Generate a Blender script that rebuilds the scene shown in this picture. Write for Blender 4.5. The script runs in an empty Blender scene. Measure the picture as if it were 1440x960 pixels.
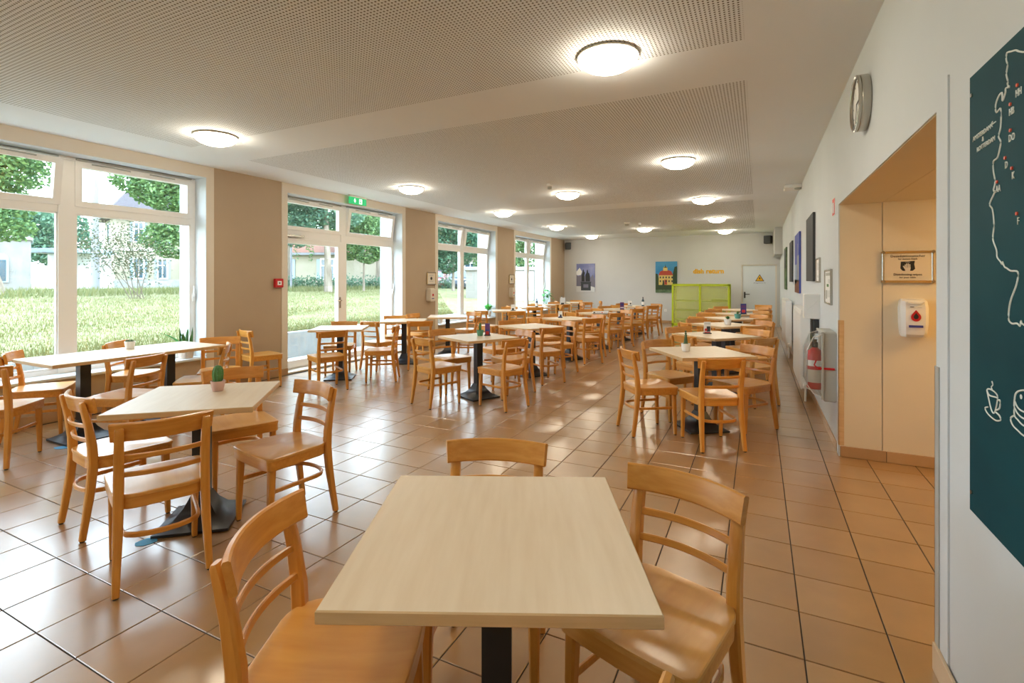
import bpy, bmesh, math, random
from mathutils import Vector, Matrix
random.seed(7)
PI = math.pi
sc = bpy.context.scene
COL = sc.collection

# ------------------------------------------------------------------ camera, world, exposure
H = 1.41
cam_d = bpy.data.cameras.new('camera'); cam = bpy.data.objects.new('camera', cam_d); COL.objects.link(cam)
cam_d.sensor_fit = 'HORIZONTAL'; cam_d.sensor_width = 36.0; cam_d.lens = 36.0 * 700 / 1440
cam_d.shift_x = 0.0; cam_d.shift_y = -86.0 / 1440
cam_d.clip_start = 0.02; cam_d.clip_end = 400
cam.location = (0, 0, H); cam.rotation_euler = (PI/2, 0, math.atan(346.5/700))
sc.camera = cam

w = bpy.data.worlds.new('sky'); sc.world = w; w.use_nodes = True
nt = w.node_tree; bg = nt.nodes['Background']
tc = nt.nodes.new('ShaderNodeTexCoord'); sp = nt.nodes.new('ShaderNodeSeparateXYZ'); rp = nt.nodes.new('ShaderNodeValToRGB')
nt.links.new(tc.outputs['Generated'], sp.inputs[0]); nt.links.new(sp.outputs['Z'], rp.inputs[0]); nt.links.new(rp.outputs[0], bg.inputs[0])
rp.color_ramp.elements[0].color = (0.80, 0.90, 1.0, 1); rp.color_ramp.elements[1].color = (0.60, 0.78, 1.0, 1)   # bright hazy sky, a little bluer overhead
bg.inputs[1].default_value = 7.8

LAMP = 29.0                       # radiance of the ceiling bowls
vs = sc.view_settings
vs.view_transform = 'Standard'; vs.look = 'None'; vs.exposure = 0.66; vs.gamma = 1.0; vs.use_curve_mapping = False
sc.cycles.max_bounces = 8; sc.cycles.diffuse_bounces = 5; sc.cycles.glossy_bounces = 4
sc.cycles.transparent_max_bounces = 16; sc.cycles.transmission_bounces = 4
sc.cycles.caustics_reflective = False; sc.cycles.caustics_refractive = False
sc.cycles.sample_clamp_indirect = 6.0
sc.cycles.use_denoising = True

# ------------------------------------------------------------------ materials
def rgb(r, g, b):
    f = lambda v: (v/255/12.92) if v/255 <= 0.04045 else ((v/255+0.055)/1.055)**2.4
    return (f(r), f(g), f(b), 1)
def mat(name, col, rough=0.6, metal=0.0, spec=0.5, emit=None, es=0.0, coat=0.0):
    m = bpy.data.materials.new(name); m.use_nodes = True
    b = m.node_tree.nodes['Principled BSDF']
    b.inputs['Base Color'].default_value = col if len(col) == 4 else (*col, 1)
    b.inputs['Roughness'].default_value = rough; b.inputs['Metallic'].default_value = metal
    b.inputs['Specular IOR Level'].default_value = spec
    b.inputs['Coat Weight'].default_value = coat; b.inputs['Coat Roughness'].default_value = 0.15
    if emit: b.inputs['Emission Color'].default_value = (*emit[:3], 1); b.inputs['Emission Strength'].default_value = es
    return m
def N(m, t): return m.node_tree.nodes.new(t)
def LK(m, a, b): m.node_tree.links.new(a, b)
def noise_mat(name, c1, c2, scale=(5, 5, 5), detail=4, rough=0.6, lo=0.3, hi=0.7, bump=0.0, spec=0.5, coat=0.0, objcol=False, wave=None):
    m = mat(name, c1, rough, spec=spec, coat=coat); b = m.node_tree.nodes['Principled BSDF']
    t = N(m, 'ShaderNodeTexCoord'); mp = N(m, 'ShaderNodeMapping'); mp.inputs['Scale'].default_value = scale
    n = N(m, 'ShaderNodeTexNoise'); n.inputs['Scale'].default_value = 1.0; n.inputs['Detail'].default_value = detail
    r = N(m, 'ShaderNodeValToRGB')
    r.color_ramp.elements[0].position = lo; r.color_ramp.elements[1].position = hi
    r.color_ramp.elements[0].color = c1; r.color_ramp.elements[1].color = c2
    LK(m, t.outputs['Object'], mp.inputs[0]); LK(m, mp.outputs[0], n.inputs['Vector']); LK(m, n.outputs[0], r.inputs[0])
    out = r.outputs[0]
    if objcol:
        oi = N(m, 'ShaderNodeObjectInfo'); mx = N(m, 'ShaderNodeMix'); mx.data_type = 'RGBA'; mx.blend_type = 'MULTIPLY'
        mx.inputs[0].default_value = 1.0
        LK(m, out, mx.inputs[6]); LK(m, oi.outputs['Color'], mx.inputs[7]); out = mx.outputs[2]
    LK(m, out, b.inputs['Base Color'])
    if bump:
        bp = N(m, 'ShaderNodeBump'); bp.inputs['Strength'].default_value = bump; bp.inputs['Distance'].default_value = 0.01
        LK(m, n.outputs[0], bp.inputs['Height']); LK(m, bp.outputs[0], b.inputs['Normal'])
    return m

WC1, WC2 = (0.61, 0.245, 0.032, 1), (0.72, 0.330, 0.060, 1)
M = {}
M['wood_x'] = noise_mat('beech_grain_x', WC1, WC2, (3, 60, 60), 4, 0.36, coat=0.25, objcol=True)
M['wood_z'] = noise_mat('beech_grain_z', WC1, WC2, (60, 60, 3), 4, 0.36, coat=0.25, objcol=True)
M['wood_seat'] = noise_mat('beech_seat', (0.65, 0.295, 0.055, 1), (0.75, 0.385, 0.092, 1), (22, 3, 40), 4, 0.33, coat=0.25, objcol=True)
M['top'] = noise_mat('maple_laminate', (0.72, 0.580, 0.42, 1), (0.79, 0.665, 0.51, 1), (38, 4, 6), 6, 0.38, 0.25, 0.75, spec=0.45)
M['edge'] = noise_mat('maple_edge', (0.60, 0.40, 0.20, 1), (0.68, 0.48, 0.26, 1), (6, 45, 60), 4, 0.4)
M['black'] = mat('black_powdercoat', (0.018, 0.020, 0.024), 0.38, spec=0.5)
M['dark'] = mat('dark_rubber', (0.02, 0.02, 0.02), 0.7)
M['white'] = noise_mat('white_paint', (0.63, 0.675, 0.71, 1), (0.66, 0.705, 0.74, 1), (1.5, 1.5, 1.5), 3, 0.75)
M['ceil'] = noise_mat('ceiling_paint', (0.83, 0.875, 0.92, 1), (0.85, 0.895, 0.94, 1), (1, 1, 1), 3, 0.85)
M['backwall'] = noise_mat('back_wall_paint', (0.56, 0.56, 0.55, 1), (0.59, 0.59, 0.58, 1), (1.5, 1.5, 1.5), 3, 0.8)
M['pillar'] = noise_mat('tan_wall_paint', (0.44, 0.34, 0.24, 1), (0.47, 0.37, 0.265, 1), (1.2, 1.2, 1.2), 3, 0.8)
M['surround'] = noise_mat('cream_trim_paint', (0.69, 0.63, 0.54, 1), (0.72, 0.66, 0.57, 1), (1.2, 1.2, 1.2), 3, 0.7)
M['passage'] = noise_mat('passage_panel', (0.72, 0.63, 0.46, 1), (0.75, 0.66, 0.49, 1), (2, 2, 2), 4, 0.7, bump=0.03)
M['pvc'] = mat('white_pvc', (0.84, 0.83, 0.81), 0.3)
M['silver'] = mat('brushed_metal', (0.50, 0.47, 0.42), 0.25, 1.0)
M['brass'] = mat('brass_rod', (0.75, 0.55, 0.25), 0.3, 1.0)
M['grey'] = mat('grey_plastic', (0.42, 0.43, 0.40), 0.5)
M['ltgrey'] = mat('light_grey_plastic', (0.66, 0.67, 0.66), 0.45)
M['plastic'] = mat('white_plastic', (0.82, 0.82, 0.80), 0.35)
M['red'] = mat('red_enamel', (0.55, 0.015, 0.02), 0.3)
M['redp'] = mat('red_print', (0.70, 0.05, 0.05), 0.5)
M['lime'] = mat('lime_lacquer', (0.56, 0.68, 0.02), 0.45)
M['limeshelf'] = mat('lime_shelf', (0.30, 0.38, 0.02), 0.5)
M['yellow'] = mat('yellow_letter', (0.78, 0.40, 0.0), 0.5)
M['chalk'] = mat('chalk_white', (0.80, 0.84, 0.82), 0.9)
M['reddot'] = mat('red_magnet', (0.8, 0.10, 0.05), 0.4)
M['board'] = noise_mat('green_chalkboard', (0.002, 0.047, 0.066, 1), (0.005, 0.066, 0.086, 1), (2, 2, 4), 5, 0.65, spec=0.12)
M['canvas_dark'] = mat('dark_canvas', (0.045, 0.05, 0.055), 0.7)
M['ink'] = mat('black_ink', (0.02, 0.02, 0.02), 0.6)
M['green'] = mat('plant_green', (0.07, 0.22, 0.05), 0.45)
M['greenl'] = mat('bright_leaf', (0.10, 0.42, 0.08), 0.4)
M['cactus'] = noise_mat('cactus_green', (0.05, 0.16, 0.04, 1), (0.10, 0.26, 0.07, 1), (60, 60, 20), 3, 0.6)
M['pot_pink'] = mat('pot_rose', (0.62, 0.40, 0.34), 0.6)
M['pot_white'] = mat('pot_white', (0.82, 0.81, 0.79), 0.4)
M['pot_teal'] = mat('pot_teal', (0.10, 0.33, 0.30), 0.45)
M['pot_green'] = mat('pot_green', (0.10, 0.30, 0.18), 0.45)
M['pot_terra'] = noise_mat('pot_stone', (0.55, 0.45, 0.36, 1), (0.65, 0.56, 0.46, 1), (40, 40, 40), 3, 0.7)
M['soil'] = mat('soil', (0.05, 0.035, 0.025), 0.9)
M['blue'] = mat('blue_print', (0.05, 0.06, 0.30), 0.45)
M['purple'] = mat('purple_print', (0.14, 0.05, 0.22), 0.45)
M['bluepaper'] = mat('blue_paper', (0.10, 0.42, 0.72), 0.6)
M['paper'] = mat('white_paper', (0.85, 0.85, 0.84), 0.6)
M['signgreen'] = mat('exit_green', (0.02, 0.32, 0.12), 0.5, emit=(0.01, 0.30, 0.10), es=0.8)
M['signwhite'] = mat('exit_white', (0.9, 0.95, 0.9), 0.5, emit=(0.8, 1.0, 0.85), es=0.8)
M['asphalt'] = noise_mat('asphalt', (0.25, 0.25, 0.25, 1), (0.32, 0.32, 0.32, 1), (3, 3, 3), 4, 0.9)
M['lamp'] = mat('lamp_glass', (0.9, 0.86, 0.78), 0.4, emit=(1.0, 0.88, 0.68), es=LAMP)
M['concrete'] = noise_mat('pale_concrete', (0.30, 0.30, 0.29, 1), (0.40, 0.40, 0.39, 1), (3, 3, 3), 5, 0.85)
M['paving'] = noise_mat('pale_paving', (0.55, 0.55, 0.53, 1), (0.65, 0.65, 0.63, 1), (4, 4, 4), 4, 0.85)
M['cream'] = noise_mat('cream_render', (0.32, 0.285, 0.21, 1), (0.36, 0.32, 0.245, 1), (1.5, 1.5, 1.5), 4, 0.9)
M['greyrender'] = noise_mat('grey_render', (0.20, 0.19, 0.18, 1), (0.28, 0.27, 0.26, 1), (1.5, 1.5, 1.5), 5, 0.9)
M['roof'] = noise_mat('slate_roof', (0.050, 0.042, 0.046, 1), (0.080, 0.066, 0.072, 1), (3, 3, 30), 4, 0.8)
M['redroof'] = noise_mat('red_roof', (0.13, 0.045, 0.025, 1), (0.17, 0.065, 0.035, 1), (3, 3, 30), 4, 0.8)
M['stone'] = noise_mat('plinth_stone', (0.28, 0.29, 0.30, 1), (0.42, 0.42, 0.42, 1), (4, 4, 4), 4, 0.9)
M['shutter'] = mat('blue_grey_shutter', (0.28, 0.36, 0.45), 0.6)
M['winglass'] = mat('window_glass_dark', (0.05, 0.09, 0.12), 0.08, spec=0.8)
M['bark'] = noise_mat('bark', (0.14, 0.11, 0.08, 1), (0.30, 0.25, 0.20, 1), (8, 8, 1.5), 5, 0.9, bump=0.8)
M['stem'] = mat('shrub_stem', (0.13, 0.10, 0.07), 0.8)
M['pole'] = noise_mat('grey_pole', (0.20, 0.20, 0.22, 1), (0.25, 0.25, 0.27, 1), (4, 4, 1), 3, 0.7)
M['kiosk'] = noise_mat('kiosk_render', (0.20, 0.185, 0.16, 1), (0.23, 0.21, 0.185, 1), (2, 2, 2), 3, 0.85)
M['carred'] = mat('car_red', (0.35, 0.02, 0.05), 0.2, coat=0.6)
M['cardark'] = mat('car_dark', (0.05, 0.06, 0.08), 0.2, coat=0.6)
M['hedge'] = noise_mat('hedge_dark', (0.06, 0.12, 0.06, 1), (0.16, 0.22, 0.12, 1), (12, 12, 12), 3, 0.9)

def leaf_mat(name, c1, c2):
    m = mat(name, c1, 0.6); b = m.node_tree.nodes['Principled BSDF']
    g = N(m, 'ShaderNodeNewGeometry'); r = N(m, 'ShaderNodeValToRGB')
    r.color_ramp.elements[0].color = c1; r.color_ramp.elements[1].color = c2
    LK(m, g.outputs['Random Per Island'], r.inputs[0]); LK(m, r.outputs[0], b.inputs['Base Color'])
    tr = N(m, 'ShaderNodeBsdfTranslucent'); LK(m, r.outputs[0], tr.inputs[0])
    mx = N(m, 'ShaderNodeMixShader'); mx.inputs[0].default_value = 0.35
    o = m.node_tree.nodes['Material Output']
    LK(m, b.outputs[0], mx.inputs[1]); LK(m, tr.outputs[0], mx.inputs[2]); LK(m, mx.outputs[0], o.inputs[0])
    return m
M['leaf_a'] = leaf_mat('leaves_mid', (0.05, 0.13, 0.05, 1), (0.20, 0.32, 0.11, 1))
M['leaf_b'] = leaf_mat('leaves_blue', (0.05, 0.13, 0.09, 1), (0.16, 0.28, 0.17, 1))
M['leaf_dark'] = leaf_mat('leaves_dark', (0.025, 0.08, 0.04, 1), (0.09, 0.19, 0.10, 1))
M['leaf_shrub'] = leaf_mat('leaves_shrub', (0.035, 0.085, 0.035, 1), (0.14, 0.11, 0.065, 1))
M['blade'] = leaf_mat('grass_blades', (0.11, 0.125, 0.035, 1), (0.22, 0.20, 0.08, 1))
M['tallgrass'] = leaf_mat('tall_grass', (0.10, 0.125, 0.035, 1), (0.20, 0.20, 0.08, 1))
M['lawn'] = noise_mat('lawn_soil_grass', (0.11, 0.125, 0.036, 1), (0.21, 0.19, 0.08, 1), (2.5, 2.5, 2.5), 8, 0.95)

def glass_mat(name, tint, refl=0.07, rough=0.0):
    m = bpy.data.materials.new(name); m.use_nodes = True
    ns = m.node_tree.nodes; ns.remove(ns['Principled BSDF'])
    t = N(m, 'ShaderNodeBsdfTransparent'); t.inputs[0].default_value = tint
    g = N(m, 'ShaderNodeBsdfGlossy'); g.inputs['Roughness'].default_value = rough
    x = N(m, 'ShaderNodeMixShader'); x.inputs[0].default_value = refl
    LK(m, t.outputs[0], x.inputs[1]); LK(m, g.outputs[0], x.inputs[2]); LK(m, x.outputs[0], ns['Material Output'].inputs[0])
    return m
M['glass'] = glass_mat('window_pane', (0.94, 0.97, 0.96, 1), 0.05)
M['cover'] = glass_mat('clear_cover', (0.90, 0.92, 0.92, 1), 0.16, 0.08)
def mesh_sheet():
    m = mat('lime_perforated_sheet', (0.74, 0.80, 0.20), 0.6)
    ns = m.node_tree.nodes; b = ns['Principled BSDF']
    t = N(m, 'ShaderNodeBsdfTransparent'); x = N(m, 'ShaderNodeMixShader'); x.inputs[0].default_value = 0.68
    LK(m, b.outputs[0], x.inputs[1]); LK(m, t.outputs[0], x.inputs[2]); LK(m, x.outputs[0], ns['Material Output'].inputs[0])
    return m
M['limemesh'] = mesh_sheet()

def perforated():                                   # plasterboard with a fine grid of drilled holes
    m = mat('perforated_plasterboard', (0.83, 0.875, 0.92), 0.85); b = m.node_tree.nodes['Principled BSDF']
    t = N(m, 'ShaderNodeTexCoord'); v = N(m, 'ShaderNodeVectorMath'); v.operation = 'SCALE'; v.inputs['Scale'].default_value = 1/0.0235
    f = N(m, 'ShaderNodeVectorMath'); f.operation = 'FRACTION'
    s = N(m, 'ShaderNodeVectorMath'); s.operation = 'SUBTRACT'; s.inputs[1].default_value = (0.5, 0.5, 0)
    mu = N(m, 'ShaderNodeVectorMath'); mu.operation = 'MULTIPLY'; mu.inputs[1].default_value = (1, 1, 0)
    ln = N(m, 'ShaderNodeVectorMath'); ln.operation = 'LENGTH'
    lt = N(m, 'ShaderNodeMath'); lt.operation = 'LESS_THAN'; lt.inputs[1].default_value = 0.245
    mx = N(m, 'ShaderNodeMix'); mx.data_type = 'RGBA'; mx.inputs[6].default_value = (0.83, 0.875, 0.92, 1); mx.inputs[7].default_value = (0.10, 0.09, 0.08, 1)
    LK(m, t.outputs['Object'], v.inputs[0]); LK(m, v.outputs[0], f.inputs[0]); LK(m, f.outputs[0], s.inputs[0])
    LK(m, s.outputs[0], mu.inputs[0]); LK(m, mu.outputs[0], ln.inputs[0]); LK(m, ln.outputs['Value'], lt.inputs[0])
    LK(m, lt.outputs[0], mx.inputs[0]); LK(m, mx.outputs[2], b.inputs['Base Color'])
    return m
M['perf'] = perforated()

def tile_mat(name, c1, c2, rough):
    m = mat(name, c1, rough); b = m.node_tree.nodes['Principled BSDF']
    oi = N(m, 'ShaderNodeObjectInfo'); g = N(m, 'ShaderNodeNewGeometry')
    ad = N(m, 'ShaderNodeMath'); ad.operation = 'ADD'; fr = N(m, 'ShaderNodeMath'); fr.operation = 'FRACT'
    LK(m, oi.outputs['Random'], ad.inputs[0]); LK(m, g.outputs['Random Per Island'], ad.inputs[1]); LK(m, ad.outputs[0], fr.inputs[0])
    r = N(m, 'ShaderNodeValToRGB'); r.color_ramp.elements[0].color = c1; r.color_ramp.elements[1].color = c2
    LK(m, fr.outputs[0], r.inputs[0])
    n = N(m, 'ShaderNodeTexNoise'); n.inputs['Scale'].default_value = 4.0; n.inputs['Detail'].default_value = 8
    LK(m, g.outputs['Position'], n.inputs['Vector'])
    mr = N(m, 'ShaderNodeMapRange'); mr.inputs[1].default_value = 0.25; mr.inputs[2].default_value = 0.75; mr.inputs[3].default_value = 0.88; mr.inputs[4].default_value = 1.1
    LK(m, n.outputs[0], mr.inputs[0])
    mx = N(m, 'ShaderNodeVectorMath'); mx.operation = 'SCALE'
    LK(m, r.outputs[0], mx.inputs[0]); LK(m, mr.outputs[0], mx.inputs['Scale']); LK(m, mx.outputs[0], b.inputs['Base Color'])
    n2 = N(m, 'ShaderNodeTexNoise'); n2.inputs['Scale'].default_value = 1.7; n2.inputs['Detail'].default_value = 3
    LK(m, g.outputs['Position'], n2.inputs['Vector'])
    b.inputs['Coat Weight'].default_value = 1.0; b.inputs['Coat Roughness'].default_value = 0.22; b.inputs['Coat IOR'].default_value = 1.7
    m2 = N(m, 'ShaderNodeMapRange'); m2.inputs[3].default_value = rough - 0.06; m2.inputs[4].default_value = rough + 0.08
    LK(m, n2.outputs[0], m2.inputs[0]); LK(m, m2.outputs[0], b.inputs['Roughness'])
    return m
M['tile'] = tile_mat('ochre_floor_tile', (0.35, 0.190, 0.068, 1), (0.40, 0.225, 0.088, 1), 0.33)
M['skirt'] = tile_mat('ochre_skirting_tile', (0.42, 0.24, 0.11, 1), (0.50, 0.30, 0.14, 1), 0.35)
M['skirt2'] = tile_mat('beige_skirting_tile', (0.52, 0.38, 0.24, 1), (0.60, 0.45, 0.29, 1), 0.35)
M['grout'] = noise_mat('dark_grout', (0.030, 0.026, 0.024, 1), (0.06, 0.05, 0.045, 1), (20, 20, 20), 3, 0.95)

# ------------------------------------------------------------------ mesh builder
class MB:
    def __init__(s): s.v = []; s.f = []; s.m = []; s.k = 0
    def add(s, vs, fs):
        o = len(s.v); s.v += [tuple(p) for p in vs]; s.f += [tuple(i+o for i in f) for f in fs]; s.m += [s.k]*len(fs); return s
    def box(s, x0, y0, z0, x1, y1, z1):
        x0, x1 = min(x0, x1), max(x0, x1); y0, y1 = min(y0, y1), max(y0, y1); z0, z1 = min(z0, z1), max(z0, z1)
        return s.add([(x0,y0,z0),(x1,y0,z0),(x1,y1,z0),(x0,y1,z0),(x0,y0,z1),(x1,y0,z1),(x1,y1,z1),(x0,y1,z1)],
                     [(3,2,1,0),(4,5,6,7),(0,1,5,4),(1,2,6,5),(2,3,7,6),(3,0,4,7)])
    def slab(s, pts, z0, z1, c=0.003, flip=False):
        """prism over a ccw outline with chamfered rims"""
        n = len(pts)
        def inset(d):
            out = []
            for i in range(n):
                p, a, b = Vector(pts[i]), Vector(pts[i-1]), Vector(pts[(i+1) % n])
                e1 = (p-a).normalized(); e2 = (b-p).normalized()
                n1 = Vector((-e1.y, e1.x)); n2 = Vector((-e2.y, e2.x)); k = 1 + n1.dot(n2)
                q = p + (n1+n2)/max(k, 0.3)*d; out.append((q.x, q.y))
            return out
        I = inset(c)
        R = [[(x, y, z0) for x, y in I], [(x, y, z0+c) for x, y in pts], [(x, y, z1-c) for x, y in pts], [(x, y, z1) for x, y in I]]
        vs = sum(R, []); fs = [tuple(range(n-1, -1, -1)), tuple(range(3*n, 4*n))]
        for k in range(3):
            for i in range(n):
                j = (i+1) % n; fs.append((k*n+i, k*n+j, (k+1)*n+j, (k+1)*n+i))
        return s.add(vs, fs)
    def cbox(s, x0, y0, z0, x1, y1, z1, c=0.003):
        return s.slab([(x0,y0),(x1,y0),(x1,y1),(x0,y1)], z0, z1, c)
    def lathe(s, prof, seg=20, c=(0,0,0), axis='z', caps=True):
        def P(r, h, a):
            if axis == 'z': return (c[0]+r*math.cos(a), c[1]+r*math.sin(a), c[2]+h)
            if axis == 'x': return (c[0]+h, c[1]+r*math.cos(a), c[2]+r*math.sin(a))
            return (c[0]+r*math.sin(a), c[1]+h, c[2]+r*math.cos(a))
        vs = [P(r, h, 2*PI*i/seg) for r, h in prof for i in range(seg)]; fs = []
        for k in range(len(prof)-1):
            for i in range(seg):
                j = (i+1) % seg; fs.append((k*seg+i, k*seg+j, (k+1)*seg+j, (k+1)*seg+i))
        if caps:
            fs.append(tuple(range(seg-1, -1, -1))); o = (len(prof)-1)*seg; fs.append(tuple(range(o, o+seg)))
        return s.add(vs, fs)
    def sweep(s, path, sec, up=(0,0,1), scale=None, caps=True, closed=False):
        """sec = list of (side, up) offsets, swept along path"""
        P = [Vector(p) for p in path]; n = len(P); U = Vector(up); m = len(sec); vs = []; fs = []
        for i in range(n):
            if closed: t = P[(i+1) % n] - P[i-1]
            else: t = P[min(i+1, n-1)] - P[max(i-1, 0)]
            t.normalize(); side = t.cross(U)
            if side.length < 1e-5: side = t.cross(Vector((1,0,0)))
            side.normalize(); u2 = side.cross(t).normalized()
            k = scale[i] if scale else 1.0
            kk = k if isinstance(k, tuple) else (k, k)
            for a, b in sec: vs.append(P[i] + side*a*kk[0] + u2*b*kk[1])
        for i in range(n if closed else n-1):
            i2 = (i+1) % n
            for j in range(m):
                j2 = (j+1) % m; fs.append((i*m+j, i*m+j2, i2*m+j2, i2*m+j))
        if caps and not closed: fs.append(tuple(range(m-1, -1, -1))); fs.append(tuple(range((n-1)*m, n*m)))
        return s.add(vs, fs)
    def tube(s, path, r, seg=8, scale=None, closed=False):
        return s.sweep(path, [(r*math.cos(2*PI*i/seg), r*math.sin(2*PI*i/seg)) for i in range(seg)], scale=scale, closed=closed)
    def mesh(s, name, mats, smooth=35):
        me = bpy.data.meshes.new(name); me.from_pydata([tuple(p) for p in s.v], [], s.f)
        for m_ in (mats if isinstance(mats, (list, tuple)) else [mats]): me.materials.append(M[m_] if isinstance(m_, str) else m_)
        if len(set(s.m)) > 1: me.polygons.foreach_set('material_index', s.m)
        if smooth:
            me.polygons.foreach_set('use_smooth', [True]*len(me.polygons)); me.set_sharp_from_angle(angle=math.radians(smooth))
        me.update(); return me
    def build(s, name, mats, parent=None, smooth=35, fix=False):
        me = s.mesh(name, mats, smooth)
        if fix:
            bm = bmesh.new(); bm.from_mesh(me); bmesh.ops.recalc_face_normals(bm, faces=bm.faces); bm.to_mesh(me); bm.free()
        return link(name, me, parent)
def rsec(w, t, c=0.003):
    a, b = w/2, t/2; c = min(c, a*0.6, b*0.6)
    return [(a-c,-b),(a,-b+c),(a,b-c),(a-c,b),(-a+c,b),(-a,b-c),(-a,-b+c),(-a+c,-b)]
def link(name, data, parent=None):
    o = bpy.data.objects.new(name, data); COL.objects.link(o)
    if parent is not None: o.parent = parent
    return o
def tag(o, label=None, cat=None, group=None, kind=None):
    if label: o['label'] = label
    if cat: o['category'] = cat
    if group: o['group'] = group
    if kind: o['kind'] = kind
    return o
def thing(name, label, cat, loc=(0,0,0), rz=0.0, group=None):
    o = bpy.data.objects.new(name, None); COL.objects.link(o); o.empty_display_size = 0.1
    o.location = loc; o.rotation_euler = (0, 0, rz); return tag(o, label, cat, group)
def struct(name, mb, m, parent=None, label=None, smooth=35):
    o = mb.build(name, m, parent, smooth)
    if parent is None: o['kind'] = 'structure'
    if label: o['label'] = label
    return o
def kids(o): return [c for c in CH.get(o.name, [])]
CH = {}
def copy_tree(o, parent=None):
    c = o.copy(); COL.objects.link(c)
    if parent is not None: c.parent = parent
    for k in list(o.children): copy_tree(k, c)
    return c
def text(name, body, size, m, loc, rot, parent=None, ext=0.0008, align='CENTER', sx=1.0, shear=0.0, bold=0.0):
    cu = bpy.data.curves.new(name, 'FONT'); cu.body = body; cu.size = size; cu.extrude = ext; cu.align_x = align; cu.align_y = 'CENTER'
    cu.shear = shear; cu.offset = bold; cu.resolution_u = 3
    cu.materials.append(M[m]); tmp = link('tmp_text', cu); bpy.context.view_layer.update()
    me = bpy.data.meshes.new_from_object(tmp.evaluated_get(bpy.context.evaluated_depsgraph_get())); bpy.data.objects.remove(tmp); bpy.data.curves.remove(cu)
    o = link(name, me, parent); o.location = loc; o.rotation_euler = rot; o.scale = (sx, 1, 1); return o

# ------------------------------------------------------------------ the room
XL, XR, YB, YN, HC = -6.3, 0.584, 17.0, -3.0, 2.86
XW = -6.52                                             # inner face of the window frames
WIN = [(-2.61, 0.06), (1.28, 3.95), (5.17, 7.84), (9.06, 11.73), (12.95, 15.62)]
ZW, ZS = 2.72, 0.44
OP0, OP1, ZO = 2.30, 4.754, 2.02                        # opening in the right wall
# floor: grout bed, then tiles proud of it
fl = MB(); fl.box(XL-0.5, YN-0.2, -0.2, 3.1, YB+0.2, -0.004); floor = struct('floor', fl, 'grout')
PX, PY, GAP = 0.305, 0.300, 0.005
X0, Y0 = 0.1545, 2.742
tm = MB(); tm.slab([(GAP/2, GAP/2), (PX-GAP/2, GAP/2), (PX-GAP/2, PY-GAP/2), (GAP/2, PY-GAP/2)], -0.006, 0.0, 0.0018)
tile_me = tm.mesh('tile', 'tile', 0)
th = math.atan(346.5/700); ct, st = math.cos(th), math.sin(th)
spots = []
for i in range(-23, 11):
    for j in range(-20, 50):
        x, y = X0+i*PX, Y0+j*PY
        if x+PX/2 < XL or y > YB or y+PY < YN: continue
        if x > XR and not (OP0-0.2 < y+PY/2 < OP1+0.05): continue
        if x > 3.0: continue
        cx, cy = x+PX/2, y+PY/2; R = ct*cx+st*cy; D = -st*cx+ct*cy
        vis = D > 0.9 and abs(700*R/D) < 735 and 394+700*H/D < 985
        spots.append((D if vis else 900+abs(D), x, y))
spots.sort()
tile_rest = MB()
for k, (d, x, y) in enumerate(spots):
    if k < 300 and d < 900:
        o = link('tile', tile_me, floor); o.location = (x, y, random.uniform(-0.0006, 0.0004))
    else:
        a, b, c2, d2 = x+GAP/2, y+GAP/2, x+PX-GAP/2, y+PY-GAP/2; e = 0.0018
        tile_rest.add([(a,b,-0.0018),(c2,b,-0.0018),(c2,d2,-0.0018),(a,d2,-0.0018),(a+e,b+e,0),(c2-e,b+e,0),(c2-e,d2-e,0),(a+e,d2-e,0),(a,b,-.005),(c2,b,-.005),(c2,d2,-.005),(a,d2,-.005)],
                      [(4,5,6,7),(0,1,5,4),(1,2,6,5),(2,3,7,6),(3,0,4,7),(8,9,1,0),(9,10,2,1),(10,11,3,2),(11,8,0,3)])
tag(tile_rest.build('tile_field', 'tile', floor, 0), kind='stuff')

# ceiling with three perforated fields
c = MB(); c.box(XL-0.5, YN-0.2, HC, XR+0.3, YB+0.2, HC+0.25); ceiling = struct('ceiling', c, 'ceil')
for y0, y1 in ((-2.4, 3.31), (3.98, 9.30), (9.97, 15.3)):
    q = MB(); q.box(0, 0, -0.0008, 5.46, y1-y0, 0.002); o = q.build('perforated_panel', 'perf', ceiling, 0); o.location = (-5.535, y0, HC)
    o['label'] = 'perforated acoustic plasterboard field'

# left wall: sill walls, tan pillars, lintel band
XO = -6.85
lw = MB()
edges = [YN-0.2] + [v for ab in WIN for v in ab] + [YB+0.2]
for k in range(0, len(edges), 2): lw.box(XO, edges[k], -0.1, XL, edges[k+1], HC)
for k, (a, b) in enumerate(WIN):
    if k != 2: lw.box(XO, a, -0.1, XL, b, ZS-0.03)
    else: lw.box(XO, a, -0.1, XL-0.02, b, 0.02)
wall_left = struct('wall_left', lw, 'pillar')
for k, (a, b) in enumerate(WIN):
    s = MB(); s.box(XL-0.05, a-0.10, ZW, XL+0.006, b+0.10, HC)           # lintel band face
    s.box(XO, a, ZW, XL, b, HC)
    zb = ZS if k != 2 else 0.0
    for y0, y1 in ((a-0.10, a), (b, b+0.10)): s.box(XL-0.02, y0, zb if k == 2 else 0.0, XL+0.006, y1, ZW)
    struct('trim_%d' % (k+1), s, 'surround')['label'] = 'cream painted window surround and lintel band'
    r = MB()                                                             # white reveals
    r.box(XO, b-0.004, zb-0.03, XL+0.004, b, ZW); r.box(XO, a, zb-0.03, XL+0.004, a+0.004, ZW); r.box(XO, a, ZW-0.004, XL, b, ZW)
    r.build('reveal', 'white', bpy.data.objects['trim_%d' % (k+1)])
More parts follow.
